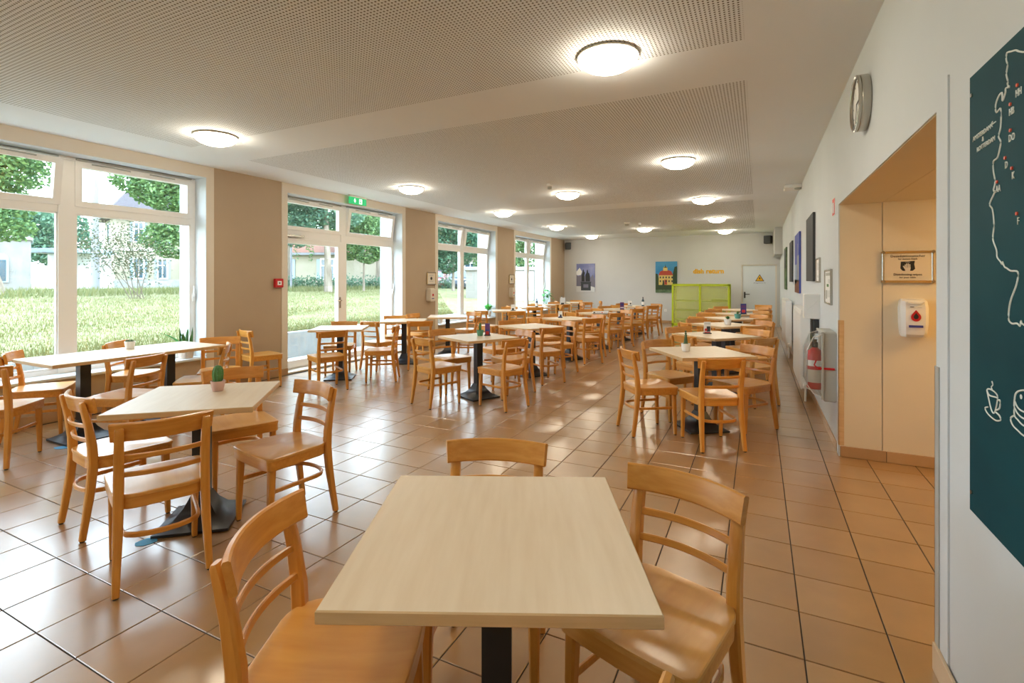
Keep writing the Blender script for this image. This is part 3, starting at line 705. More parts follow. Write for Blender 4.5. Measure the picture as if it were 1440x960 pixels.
# ------------------------------------------------------------------ things on the tables
def pot(name, label, loc, r0, r1, h, m, group=None):
    t = thing(name, label, 'plant', loc, 0, group)
    MB().lathe([(r0*0.9, 0), (r0, 0.002), (r1, h-0.003), (r1, h), (r1*0.9, h), (r1*0.86, h-0.012), (0.001, h-0.013)], 20).build('pot', m, t, 40, True)
    MB().lathe([(r1*0.87, h-0.014), (r1*0.5, h-0.010), (0.001, h-0.010)], 14).build('soil', 'soil', t, 40, True)
    return t
def cactus(t, h, r, z0, ribs=10, m='cactus'):
    B = MB(); seg = ribs*2; prof = [(0.55, 0), (0.9, 0.15), (1.0, 0.45), (0.95, 0.7), (0.72, 0.88), (0.35, 0.98), (0.05, 1.0)]
    vs = []; fs = []
    for pr, pz in prof:
        for i in range(seg):
            a_ = 2*PI*i/seg; k = r*pr*(1.0 if i % 2 == 0 else 0.84); vs.append((k*math.cos(a_), k*math.sin(a_), z0+h*pz))
    for k in range(len(prof)-1):
        for i in range(seg): fs.append((k*seg+i, k*seg+(i+1) % seg, (k+1)*seg+(i+1) % seg, (k+1)*seg+i))
    fs.append(tuple(range((len(prof)-1)*seg, len(prof)*seg)))
    B.add(vs, fs).build('cactus', m, t, 30)
    S = MB()
    for i in range(ribs):
        a_ = 2*PI*i/ribs
        for pr, pz in prof[1:-1]:
            c0 = Vector((r*pr*math.cos(a_), r*pr*math.sin(a_), z0+h*pz))
            for q in (-0.5, 0.5):
                e = c0+Vector((math.cos(a_+q), math.sin(a_+q), 0.4))*0.009; w_ = Vector((-math.sin(a_), math.cos(a_), 0))*0.0006
                S.add([c0-w_, c0+w_, e], [(0,1,2)])
    S.build('spines', 'surround', t, 0)
G_ = 'small table plants'
t = pot('potted_cactus', 'round green cactus in a small rose-pink pot', (-2.985, 1.945, TZ), 0.030, 0.041, 0.062, 'pot_pink', G_); cactus(t, 0.105, 0.033, 0.052)
t = pot('potted_succulent', 'small pale pot of dark succulents on the window double table', (-5.60, 2.75, TZ), 0.036, 0.046, 0.075, 'pot_white', G_)
b_ = MB()
for i in range(9):
    a_ = i*2.4; rr = 0.03*math.sqrt(i/9); b_.lathe([(0.010, -0.004), (0.014, 0.006), (0.007, 0.018), (0.001, 0.022)], 7, (rr*math.cos(a_), rr*math.sin(a_), 0.068))
b_.build('succulent', 'hedge', t, 40, True)
t = pot('potted_cactus', 'slim cactus in a green pot beside a blue menu stand', (-3.06, 5.30, TZ), 0.032, 0.045, 0.07, 'pot_green', G_); cactus(t, 0.10, 0.016, 0.06, 8)
t = pot('potted_conifer', 'tiny cone-shaped conifer in a white pot', (-0.625, 5.02, TZ), 0.034, 0.043, 0.075, 'pot_white', G_)
b_ = MB()
for k in range(6):
    z = 0.07+k*0.02; b_.lathe([(0.025-k*0.0039, z), (0.023-k*0.0039, z+0.006), (0.012, z+0.026)], 9)
b_.build('conifer', 'hedge', t, 30, True)
def bushy(t, z0, r, n, m, L):
    b_ = MB()
    for i in range(n):
        a_ = random.uniform(0, 2*PI); e = random.uniform(0.3, 1.3); d_ = Vector((math.cos(a_)*math.cos(e), math.sin(a_)*math.cos(e), math.sin(e)))
        c0 = Vector((0, 0, z0)) + d_*r*random.uniform(0.2, 0.9); s_ = d_.cross(Vector((0,0,1))).normalized()*L*0.3
        b_.add([c0-d_*L*0.5, c0+s_, c0+d_*L*0.6, c0-s_], [(0,1,2,3)])
    b_.build('foliage', m, t, 0)
t = pot('potted_herb', 'white pot with a low green plant on the third right-row table', (-0.42, 8.28, TZ), 0.042, 0.055, 0.085, 'pot_white', G_); bushy(t, 0.085, 0.05, 60, 'green', 0.03)
t = pot('potted_succulent', 'small teal pot holding a low succulent', (-0.33, 9.75, TZ), 0.045, 0.06, 0.08, 'pot_teal', G_); bushy(t, 0.08, 0.045, 40, 'green', 0.03)

def card_stand(label, loc, rz, wd, hh, back, marks):
    t = thing('menu_card', label, 'card', loc, rz, 'table menu cards')
    MB().cbox(-wd/2-0.004, -0.024, 0, wd/2+0.004, 0.024, 0.012, .002).build('foot', 'black', t)
    MB().cbox(-wd/2, -0.004, 0.010, wd/2, 0.004, hh, .001).build('card', back, t)
    for (x0, z0, x1, z1, m_) in marks: MB().box(x0*wd, -0.0056, z0*hh, x1*wd, -0.0042, z1*hh).build('print', m_, t, 0)
    return t
t = card_stand('white menu card with a red dot on the second right-row table', (-0.585, 6.80, TZ), 0.45, 0.085, 0.15, 'paper', [(-.40, .80, .40, .92, 'ltgrey'), (-.1, .18, .42, .62, 'canvas_dark'), (-.42, .08, .42, .14, 'redp')])
MB().lathe([(0.017, -0.0065), (0.017, -0.0045)], 16, (-0.018, 0, 0.05), 'y').build('print', 'redp', t)
card_stand('tall blue and purple menu box on the fifth right-row table', (-0.27, 11.05, TZ), 0.4, 0.11, 0.21, 'blue', [(-.4, .55, .4, .85, 'purple'), (-.3, .15, .3, .42, 'redp')])
card_stand('narrow blue menu stand with a red emblem near the green cactus', (-2.99, 5.36, TZ), 0.2, 0.06, 0.15, 'blue', [(-.45, .5, .45, .95, 'purple'), (-.35, .05, .35, .35, 'redp')])
card_stand('small white card with a dark foot on the third middle-row table', (-3.22, 8.48, TZ), 0.3, 0.075, 0.12, 'paper', [(-.4, .04, .4, .22, 'blue'), (-.1, .22, .3, .5, 'ink')])
card_stand('long low white card strip on the fourth middle-row table', (-2.86, 9.80, TZ), 0.35, 0.30, 0.06, 'paper', [(-.45, .3, -.35, .7, 'ink'), (-.25, .4, .0, .6, 'ltgrey'), (.08, .35, .16, .65, 'redp'), (.22, .4, .45, .6, 'ltgrey')])
card_stand('purple menu box on the fifth middle-row table', (-2.84, 11.5, TZ), 0.4, 0.09, 0.17, 'purple', [(-.4, .6, .4, .8, 'blue'), (-.4, .2, .4, .35, 'ltgrey')])
card_stand('white card beside the dark bottle in the window row', (-4.92, 10.0, TZ), 0.3, 0.10, 0.14, 'paper', [(-.3, .1, .2, .4, 'canvas_dark')])
card_stand('pale grey card standing on the sixth window-row table', (-4.85, 12.95, TZ), 0.3, 0.14, 0.20, 'ltgrey', [(-.3, .1, .3, .3, 'ink')])
card_stand('white card on the sixth middle-row table end', (-3.05, 13.2, TZ), 0.3, 0.10, 0.14, 'paper', [(.0, .3, .35, .6, 'ink')])
def bottle(label, loc, m, h=0.22):
    t = thing('bottle', label, 'bottle', loc, 0, 'table bottles')
    MB().lathe([(0.030, 0), (0.034, 0.004), (0.034, h*0.58), (0.028, h*0.68), (0.013, h*0.78), (0.012, h*0.92)], 16).build('body', m, t, 40, True)
    MB().lathe([(0.015, h*0.90), (0.015, h)], 12).build('cap', 'ink', t, 40, True)
    MB().lathe([(0.0348, h*0.15), (0.0348, h*0.5)], 16, caps=False).build('label_band', 'paper', t, 40)
bottle('dark bottle on the fifth window-row table', (-5.02, 11.55, TZ), 'winglass')
bottle('pale bottle with dark cap on the sixth window-row table', (-4.95, 13.15, TZ), 'ltgrey', 0.24)
bottle('tall dark bottle on the last middle-row table', (-2.72, 13.25, TZ), 'winglass', 0.24)

# sill plants
def leaf_blade(mb, x, y, z, ang, lean, L, w_):
    pts = []
    for i in range(5):
        k = i/4; ww = w_*(0.75+0.9*k-1.6*k*k*k) if i < 4 else 0.001
        c0 = Vector((x+math.cos(ang)*lean*L*k*k, y+math.sin(ang)*lean*L*k*k, z+L*k*(1-0.15*lean*k)))
        s_ = Vector((-math.sin(ang+1.0), math.cos(ang+1.0), 0))*max(ww, 0.001)
        pts += [c0-s_, c0+s_]
    mb.add(pts, [(2*i, 2*i+1, 2*i+3, 2*i+2) for i in range(4)])
t = pot('snake_plant', 'snake plant in a stone-coloured pot on the sill of the left window', (-6.40, 3.76, ZS), 0.075, 0.10, 0.15, 'pot_terra')
for i in range(13):
    q = MB(); leaf_blade(q, random.uniform(-.05, .05), random.uniform(-.05, .05), 0.13, random.uniform(0, 2*PI), random.uniform(0.05, 0.45), random.uniform(0.14, 0.30), 0.016); q.build('leaf', 'green', t, 60)
q = MB(); leaf_blade(q, -0.04, -0.04, 0.13, -1.6, 1.0, 0.25, 0.016); q.build('leaf', 'greenl', t, 60)
t = pot('sill_herb', 'small dark potted herb on the sill of the third window', (-6.42, 9.32, ZS), 0.045, 0.06, 0.10, 'pot_terra'); bushy(t, 0.11, 0.08, 70, 'greenl', 0.05)
t = pot('sill_herb', 'spiky plant in a beige pot at the far end of third window sill', (-6.42, 11.55, ZS), 0.06, 0.085, 0.15, 'pot_terra'); bushy(t, 0.18, 0.16, 90, 'greenl', 0.10)
t = pot('leafy_plant', 'large bright leafy pothos on the last window sill', (-6.33, 15.35, ZS), 0.09, 0.12, 0.18, 'pot_white')
for i in range(42):
    a_ = random.uniform(0, 2*PI); e = random.uniform(-0.35, 1.2); rr = random.uniform(0.12, 0.36)
    c0 = Vector((max(-0.16, math.cos(a_)*math.cos(e)*rr*0.8), math.sin(a_)*math.cos(e)*rr, 0.36+math.sin(e)*rr)); L = random.uniform(0.09, 0.15)
    d_ = Vector((math.cos(a_), math.sin(a_), random.uniform(-0.9, 0.3))).normalized(); s_ = d_.cross(Vector((0,0,1))).normalized()*L*0.42
    MB().add([c0-d_*L*.5, c0-d_*L*.15+s_, c0+d_*L*.25+s_*.7, c0+d_*L*.6, c0+d_*L*.25-s_*.7, c0-d_*L*.15-s_], [(0,1,2,3), (0,3,4,5)]).build('leaf', 'greenl' if i % 3 else 'green', t, 0)
q = MB()
for i in range(6):
    a_ = i*1.05; q.tube([(0, 0, 0.16), (0.05*math.cos(a_), 0.06*math.sin(a_), 0.3), (max(-.1, 0.12*math.cos(a_)), 0.18*math.sin(a_), 0.45)], 0.006, 5)
q.build('stems', 'green', t)

# ------------------------------------------------------------------ right wall furniture
def wall_frame(name, label, y0, y1, z0, z1, cat, group=None):
    return thing(name, label, cat, (XR, (y0+y1)/2, z0), 0, group)
# chalkboard on the near wall; drawing runs in (y, z)
cb = thing('chalkboard', 'dark green chalkboard with a chalk map, city initials and coffee drawings', 'chalkboard', (XR-0.0015, 0, 0))
YL = 1.955
MB().cbox(-0.012, 0.60, 0.72, 0, YL, 2.02, .002).build('panel', 'board', cb)
def LN(pts, r=0.0028, m='chalk', name='chalk_line', closed=False):
    return MB().tube([(-0.0135, y, z) for y, z in pts], r, 5, closed=closed).build(name, m, cb)

COAST = [(1.44, 1.985), (1.50, 1.955), (1.56, 1.975), (1.60, 1.955), (1.633, 1.966), (1.654, 1.978), (1.681, 1.986), (1.702, 1.991), (1.705, 1.975), (1.698, 1.958), (1.705, 1.938), (1.697, 1.918), (1.698, 1.907), (1.687, 1.899), (1.708, 1.903), (1.711, 1.892), (1.727, 1.877), (1.731, 1.899), (1.751, 1.896), (1.769, 1.879), (1.765, 1.858), (1.738, 1.86), (1.738, 1.813), (1.751, 1.791), (1.738, 1.773), (1.745, 1.754), (1.758, 1.736), (1.783, 1.731), (1.783, 1.706), (1.772, 1.674), (1.783, 1.653), (1.775, 1.647), (1.808, 1.619), (1.789, 1.602), (1.779, 1.561), (1.786, 1.532), (1.783, 1.515), (1.763, 1.49), (1.759, 1.471), (1.74, 1.459), (1.731, 1.452), (1.728, 1.458), (1.716, 1.445), (1.706, 1.442), (1.681, 1.434), (1.642, 1.43), (1.649, 1.4), (1.683, 1.355), (1.692, 1.313), (1.675, 1.302), (1.647, 1.304), (1.631, 1.299), (1.625, 1.312), (1.615, 1.304), (1.54, 1.295), (1.45, 1.30), (1.36, 1.31), (1.32, 1.36), (1.35, 1.42), (1.30, 1.50), (1.18, 1.56), (1.16, 1.66), (1.20, 1.76), (1.18, 1.87), (1.26, 1.93), (1.34, 1.94), (1.40, 1.97)]
def smooth_line(P, closed=False, k=4):
    out = []; n = len(P)
    for i in range(n if closed else n-1):
        g = lambda j: Vector(P[j % n] if closed else P[max(0, min(n-1, j))])
        a, b, c_, d = g(i-1), g(i), g(i+1), g(i+2)
        for q in range(k):
            t_ = q/k; v = 0.5*((2*b)+(c_-a)*t_+(2*a-5*b+4*c_-d)*t_*t_+(3*b-a-3*c_+d)*t_**3); out.append((v.x, v.y))
    if not closed: out.append(tuple(P[-1]))
    return out
def LN(pts, r=0.0022, name='chalk_line', closed=False):
    return MB().tube([(-0.0125, y, z) for y, z in smooth_line(pts, closed)], r, 5, closed=closed).build(name, 'chalk', cb)
LN(COAST, 0.0024, 'chalk_map', True)
for nm, y, z in (('HH', 1.645, 1.889), ('HB', 1.683, 1.854), ('DO', 1.682, 1.788), ('D', 1.712, 1.725), ('K', 1.674, 1.691), ('AA', 1.761, 1.672), ('F', 1.647, 1.574)):
    MB().lathe([(0.0045, -0.015), (0.0045, -0.012)], 10, (0, y, z), 'x').build('red_dot', 'reddot', cb)
    text('lettering', nm, 0.026, 'chalk', (-0.0128, y-0.006, z-0.020), (PI/2, 0, -PI/2), cb, sx=0.85)
text('lettering', 'AMSTERDAM', 0.019, 'chalk', (-0.0128, 1.865, 1.828), (PI/2, math.radians(-2), -PI/2), cb, sx=1.15)
text('lettering', '&', 0.019, 'chalk', (-0.0128, 1.855, 1.810), (PI/2, 0, -PI/2), cb)
text('lettering', 'ROTTERDAM', 0.019, 'chalk', (-0.0128, 1.836, 1.790), (PI/2, math.radians(-2), -PI/2), cb, sx=1.1)
LN([(1.769, 1.835), (1.798, 1.834)], 0.0018, 'chalk_arrow'); LN([(1.789, 1.841), (1.798, 1.834), (1.790, 1.827)], 0.0018, 'chalk_arrow')
LN([(1.826, 1.105), (1.816, 1.087), (1.798, 1.059), (1.785, 1.051), (1.772, 1.06), (1.759, 1.088), (1.758, 1.099)], name='chalk_cup')
LN([(1.826, 1.105), (1.812, 1.111), (1.785, 1.111), (1.763, 1.106), (1.758, 1.099), (1.779, 1.096), (1.812, 1.094)], name='chalk_cup', closed=True)
LN([(1.758, 1.091), (1.743, 1.094), (1.745, 1.074), (1.766, 1.063)], name='chalk_cup')
LN([(1.819, 1.06), (1.839, 1.052), (1.819, 1.04), (1.772, 1.035), (1.74, 1.043), (1.746, 1.053), (1.768, 1.057)], name='chalk_saucer')
LN([(1.792, 1.113), (1.798, 1.119), (1.788, 1.127), (1.794, 1.135)], 0.0018, 'chalk_steam')
LN([(1.560, 1.138), (1.590, 1.148), (1.615, 1.146), (1.642, 1.138), (1.658, 1.122), (1.661, 1.078), (1.642, 1.068), (1.615, 1.062), (1.575, 1.066), (1.556, 1.08), (1.553, 1.12)], name='chalk_cake', closed=True)
LN([(1.658, 1.11), (1.642, 1.098), (1.615, 1.095), (1.57, 1.10), (1.554, 1.112)], name='chalk_cake'); LN([(1.66, 1.094), (1.642, 1.083), (1.615, 1.079), (1.57, 1.085), (1.555, 1.096)], name='chalk_cake')
LN([(1.658, 1.076), (1.681, 1.063), (1.669, 1.048), (1.642, 1.042), (1.615, 1.038), (1.56, 1.04), (1.53, 1.055), (1.553, 1.075)], name='chalk_cake')
MB().lathe([(0.006, -0.0125), (0.006, -0.0118)], 10, (0, 1.628, 1.128), 'x').build('chalk_cake', 'chalk', cb)
for z in (1.96, 0.78): MB().lathe([(0.006, -0.016), (0.006, -0.011)], 10, (0, YL-0.02, z), 'x').build('screw', 'silver', cb)

# clock
ck = thing('wall_clock', 'round steel wall clock high above the passage opening', 'clock', (XR, 3.62, 2.475))
MB().lathe([(0.160, 0.0), (0.165, -0.006), (0.165, -0.045), (0.160, -0.050), (0.150, -0.050)], 40, (0,0,0), 'x', False).build('case', 'silver', ck, 40, True)
MB().lathe([(0.165, -0.050), (0.166, -0.062), (0.158, -0.066), (0.150, -0.060)], 40, (0,0,0), 'x', False).build('bezel', 'silver', ck, 40, True)
fc = MB().lathe([(0.152, -0.046), (0.152, -0.048)], 40, (0,0,0), 'x').build('dial', 'paper', ck, 0, True)
q = MB()
for i in range(12):
    a_ = i*PI/6; y_, z_ = math.cos(a_)*0.132, math.sin(a_)*0.132; q.box(-0.0495, y_-0.004, z_-0.004, -0.0482, y_+0.004, z_+0.004)
q.build('hour_marks', 'ink', fc, 0)
MB().sweep([(-0.051, 0.0, 0), (-0.051, -0.085, 0.004)], rsec(0.003, 0.010, .001)).build('hand', 'ink', ck); MB().sweep([(-0.053, 0.0, 0), (-0.053, 0.02, -0.115)], rsec(0.003, 0.007, .001)).build('hand', 'ink', ck)

# passage: sign holder and soap dispenser
sh = thing('framed_sign', 'disinfecting wipes notice on metal rods in the passage', 'sign', (1.018, OP1-0.006, 1.512))
MB().cbox(-0.150, -0.016, -0.108, 0.150, -0.010, 0.108, .001).build('plate', 'passage', sh)
for z in (-0.112, 0.112): MB().lathe([(0.009, -0.165), (0.009, 0.165)], 12, (0, -0.016, z), 'x').build('rod', 'brass', sh)
for x in (-0.152, 0.152): MB().lathe([(0.009, -0.112), (0.009, 0.112)], 12, (x, -0.012, 0)).build('rod', 'silver', sh)
for x in (-0.152, 0.152):
    for z in (-0.112, 0.112): MB().lathe([(0.012, -0.03), (0.012, 0.0)], 12, (x, 0, z), 'y').build('standoff', 'silver', sh)
text('lettering', 'Desinfektionst\u00fccher', 0.026, 'ink', (0, -0.0168, 0.082), (PI/2, 0, 0), sh)
text('lettering', 'f\u00fcr deinen Tisch', 0.018, 'ink', (0, -0.0168, 0.060), (PI/2, 0, 0), sh)
text('lettering', 'Disinfecting wipes', 0.024, 'ink', (0, -0.0168, -0.058), (PI/2, 0, 0), sh)
text('lettering', 'for your table', 0.018, 'ink', (0, -0.0168, -0.080), (PI/2, 0, 0), sh)
ic = MB(); ic.add([(-.042,-.017,.040),(-.045,-.017,-.012),(-.03,-.017,-.030),(.03,-.017,-.030),(.046,-.017,-.015),(.040,-.017,.020),(.044,-.017,.046),(.0,-.017,.042)], [tuple(range(8))]); ico = ic.build('wipe_symbol', 'ink', sh, 0)
hn = MB(); hn.add([(-.014,-.0176,-.034),(.014,-.0176,-.034),(.019,-.0176,-.005),(-.018,-.0176,-.005)], [(0,1,2,3)])
for i, (x, l) in enumerate(((-.015, .020), (-.006, .028), (.004, .028), (.013, .022))): hn.add([(x-.0035,-.0176,-.006),(x+.0035,-.0176,-.006),(x+.0035,-.0176,l-.004),(x,-.0176,l),(x-.0035,-.0176,l-.004)], [(0,1,2,3,4)])
hn.add([(-.017,-.0176,-.02),(-.030,-.0176,.006),(-.025,-.0176,.010),(-.014,-.0176,-.006)], [(0,1,2,3)]); hn.build('hand_symbol', 'surround', ico, 0)
text('lettering', 'WIPES', 0.010, 'surround', (0, -0.0178, 0.036), (PI/2, 0, 0), sh)
sd = thing('soap_dispenser', 'white wall soap dispenser with a red drop window in the passage', 'dispenser', (1.045, OP1-0.006, 0.985))
B = MB(); vs = []; fs = []
P_ = [(-.085, 0), (.085, 0), (.085, -.085), (.060, -.118), (0, -.124), (-.060, -.118), (-.085, -.085)]
for z, k, y in ((0.0, .82, .70), (0.02, .90, .86), (0.10, .98, 1.0), (0.22, 1.0, .96), (0.268, .94, .80), (0.285, .80, .55)): vs += [(x*k, yy*y, z) for x, yy in P_]
n = len(P_)
for k in range(5):
    for i in range(n): fs.append((k*n+i, (k+1)*n+i, (k+1)*n+(i+1) % n, k*n+(i+1) % n))
fs += [tuple(range(n)), tuple(range(5*n+n-1, 5*n-1, -1))]
B.add(vs, fs).build('housing', 'plastic', sd, 30, True)
dp = [(0.0, 0.205)] + [(0.030*math.sin(a_)*(1 if True else 1), 0.152-0.032*math.cos(a_)) for a_ in [PI*0.68-i*PI*1.36/10 for i in range(11)]]
q = MB(); q.add([(x, -.1262, z) for x, z in dp] + [(x, -.118, z) for x, z in dp], [tuple(range(12))] + [(i, (i+1) % 12, 12+(i+1) % 12, 12+i) for i in range(12)]); q.build('drop_window', 'red', sd, 0, True)
dp2 = [(x*0.5, 0.158+(z-0.158)*0.55) for x, z in dp]; q = MB(); q.add([(x, -.1272, z) for x, z in dp2], [tuple(range(12))]); q.build('drop_core', 'ink', sd, 0)
MB().cbox(-.042, -.1265, .075, .042, -.118, .092, .001).build('name_strip', 'blue', sd)
q = MB(); q.sweep([(-.05, -.105, .262), (-.03, -.118, .250), (.03, -.118, .250), (.05, -.105, .262)], rsec(.012, .010, .003)); q.build('lock_cover', 'ltgrey', sd)
MB().box(-.035, -.1255, .225, -.012, -.120, .230).build('print', 'ink', sd, 0); MB().box(.008, -.1255, .222, .035, -.120, .226).build('print', 'ltgrey', sd, 0)

# extinguisher cabinet
ec = thing('extinguisher_cabinet', 'grey fire extinguisher cabinet with a clear domed cover', 'cabinet', (XR, 5.06, 0.40))
q = MB(); q.cbox(-0.10, -0.20, 0.0, -0.003, 0.20, 0.58, .012); q.build('back_box', 'grey', ec)
q = MB(); q.sweep([(-0.105, -0.206, 0.02), (-0.105, -0.206, 0.56)], rsec(.02, .02, .004)); q.sweep([(-0.105, -0.206, 0.57), (-0.105, 0.206, 0.57)], rsec(.02, .02, .004)); q.build('rim', 'grey', ec)
pr = [(-0.10, 0.03), (-0.17, 0.06), (-0.215, 0.13), (-0.215, 0.42), (-0.17, 0.53), (-0.10, 0.56)]
q = MB(); m_ = len(pr); q.add([(x, -0.185, z) for x, z in pr] + [(x, 0.185, z) for x, z in pr], [tuple(range(m_)), tuple(range(2*m_-1, m_-1, -1))] + [(i, m_+i, m_+i+1, i+1) for i in range(m_-1)]); q.build('clear_cover', 'cover', ec, 0, True)
for y in (-0.185, 0.185): MB().tube([(x, y, z) for x, z in pr], 0.005, 6).build('cover_edge', 'ltgrey', ec)
q = MB(); q.cbox(-0.14, -0.215, 0.268, -0.02, -0.203, 0.286, .003); q.tube([(-0.14, -0.205, 0.277), (-0.165, -0.195, 0.30), (-0.15, -0.19, 0.34)], 0.006, 6); q.build('latch', 'red', ec)
fe = thing('fire_extinguisher', 'red fire extinguisher inside the clear-fronted cabinet', 'extinguisher', (XR-0.145, 5.02, 0.475))
MB().lathe([(0.050, 0), (0.062, 0.010), (0.064, 0.02), (0.064, 0.29), (0.055, 0.325), (0.025, 0.35), (0.020, 0.36)], 24).build('body', 'red', fe, 40, True)
MB().lathe([(0.022, 0.355), (0.022, 0.40), (0.012, 0.405)], 14).build('valve', 'ink', fe, 40, True)
q = MB(); q.sweep([(0, 0.02, 0.40), (0, -0.05, 0.425), (0, -0.09, 0.43)], rsec(.02, .008, .002)); q.sweep([(0, 0.02, 0.385), (0, -0.05, 0.385), (0, -0.09, 0.375)], rsec(.02, .008, .002)); q.build('handle', 'ink', fe)
MB().tube([(0, 0.02, 0.38), (0, 0.07, 0.36), (0, 0.085, 0.25), (0, 0.085, 0.08)], 0.009, 8).build('hose', 'ink', fe)
for z0, z1, m_ in ((0.20, 0.25, 'paper'), (0.06, 0.17, 'surround')): MB().lathe([(0.0648, z0), (0.0648, z1)], 24, caps=False).build('label_band', m_, fe)
# sign above
s_ = thing('fire_sign', 'small red and white fire extinguisher sign high on the right wall', 'sign', (XR, 5.07, 1.965))
MB().cbox(-0.004, -0.075, 0, 0, 0.075, 0.15, .001).build('plate', 'paper', s_); MB().box(-0.0055, -0.07, 0.005, -0.0038, 0.07, 0.145).build('red_field', 'redp', s_, 0)
MB().lathe([(0.018, 0.02), (0.018, 0.09), (0.006, 0.11)], 10, (-0.0045, -0.02, 0)).build('symbol', 'paper', s_)

# framed notices and pictures on the right wall
def notice(label, y0, y1, z0, z1, frame='silver', rows=()):
    t = wall_frame('framed_notice', label, y0, y1, z0, z1, 'notice', 'framed notices'); hy, hz = (y1-y0)/2, z1-z0; e = 0.018
    q = MB(); q.cbox(-0.018, -hy, 0, 0, -hy+e, hz, .003); q.cbox(-0.018, hy-e, 0, 0, hy, hz, .003); q.cbox(-0.018, -hy+e, 0, 0, hy-e, e, .003); q.cbox(-0.018, -hy+e, hz-e, 0, hy-e, hz, .003); q.build('frame', frame, t)
    MB().box(-0.010, -hy+e, e, -0.002, hy-e, hz-e).build('sheet', 'paper', t, 0)
    for (a0, b0, a1, b1, m_) in rows: MB().box(-0.0112, -hy+a0*2*hy, b0*hz, -0.0098, -hy+a1*2*hy, b1*hz).build('print', m_, t, 0)
    return t
notice('silver framed notice sheet nearest the passage on right wall', 5.16, 5.62, 1.19, 1.51, rows=((.15, .82, .85, .90, 'grey'), (.15, .60, .5, .72, 'ltgrey'), (.4, .50, .7, .58, 'cactus'), (.15, .2, .6, .4, 'ltgrey'), (.65, .15, .85, .4, 'grey')))
notice('small silver framed notice beside the dark canvas', 6.08, 6.42, 1.385, 1.65, rows=((.2, .2, .8, .3, 'ltgrey'), (.2, .5, .8, .8, 'ltgrey')))
def canvas(label, y0, y1, z0, z1, m_, rows=()):
    t = wall_frame('wall_canvas', label, y0, y1, z0, z1, 'picture', 'canvases on the right wall'); hy, hz = (y1-y0)/2, z1-z0
    MB().cbox(-0.028, -hy, 0, -0.002, hy, hz, .002).build('canvas', m_, t)
    for (a0, b0, a1, b1, mm) in rows: MB().box(-0.0295, -hy+a0*2*hy, b0*hz, -0.0275, -hy+a1*2*hy, b1*hz).build('print', mm, t, 0)
    return t
canvas('large dark grey canvas, nearest picture on the right wall', 6.62, 7.50, 1.40, 2.19, 'canvas_dark')
M['skyblue'] = noise_mat('print_blue_sky', (0.02, 0.04, 0.30, 1), (0.10, 0.14, 0.45, 1), (2, 2, 2), 3, 0.6)
canvas('deep blue city photo canvas on the right wall', 8.75, 9.75, 1.21, 2.16, 'skyblue', ((.0, .0, 1, .22, 'redroof'), (.05, .2, .4, .62, 'stone'), (.5, .15, .95, .48, 'shutter'), (.25, .55, .32, .82, 'stone')))
canvas('dark canvas beyond the deep blue canvas on right wall', 10.6, 11.4, 1.38, 2.15, 'canvas_dark')
canvas('farthest dark greenish canvas on the right wall', 12.75, 13.6, 1.20, 2.16, 'hedge', ((.1, .5, .9, .95, 'canvas_dark'),))

def radiator(label, y0, y1, z0, z1):
    t = thing('radiator', label, 'radiator', (XR-0.002, y0, z0), 0, 'white panel radiators'); L = y1-y0; h = z1-z0
    q = MB(); x0, x1 = -0.135, -0.04
    for xx in (x0, x1-0.012): q.cbox(xx, 0.004, 0, xx+0.012, L-.004, h-0.012, .004)
    q.build('panels', 'plastic', t)
    g = MB(); n = int(L/0.05)
    for i in range(n): g.cbox(x0-0.005, 0.02+i*(L-.04)/n, 0.03, x0+0.002, 0.02+(i+.6)*(L-.04)/n, h-0.05, .002)
    tag(g.build('ribs', 'plastic', t), kind='stuff')
    g = MB(); g.cbox(x0, 0, h-0.02, x1, L, h, .003); g.build('top_grille', 'plastic', t)
    for yy in (0, L-0.006): MB().cbox(x0, yy, 0.01, x1, yy+0.006, h-0.02, .002).build('side_panel', 'plastic', t)
    MB().tube([(-0.09, -0.03, 0.05), (-0.09, -0.03, -z0+0.0)], 0.011, 8).build('pipe', 'plastic', t); MB().lathe([(0.02, -0.07), (0.024, -0.03), (0.024, 0.0)], 12, (-0.09, 0, 0.05), 'y').build('valve', 'plastic', t)
    for yy in (0.15*L, 0.85*L): MB().cbox(-0.042, yy-0.02, 0.08, 0, yy+0.02, h-0.08, .003).build('bracket', 'ltgrey', t)
radiator('white panel radiator nearer the extinguisher cabinet', 6.75, 8.15, 0.13, 1.06)
radiator('far white panel radiator on the right wall', 10.3, 12.0, 0.20, 1.04)
bx = thing('wall_box', 'white wall-mounted metal box above the nearer radiator', 'box', (XR, 6.25, 1.00))
q = MB(); q.cbox(-0.145, -0.10, 0, 0, 0.10, 0.262, .006); q.build('housing', 'plastic', bx); q = MB(); q.sweep([(-0.12, -0.1015, 0.09), (-0.06, -0.1015, 0.15), (-0.02, -0.1015, 0.20)], rsec(.003, .002, .0005)); q.build('crease', 'ltgrey', bx)
MB().cbox(-0.05, -0.03, -0.16, -0.004, 0.03, 0, .003).build('conduit', 'canvas_dark', bx)
em = thing('emergency_light', 'white emergency light unit where right wall meets ceiling', 'light', (XR-0.09, 8.75, HC))
q = MB(); q.cbox(-0.14, -0.16, -0.055, 0.088, 0.16, 0.0, .012); q.build('housing', 'plastic', em); q = MB(); q.lathe([(0.045, -0.075), (0.05, -0.055)], 16, (0.04, -0.10, 0)); q.build('reflector', 'grey', em)

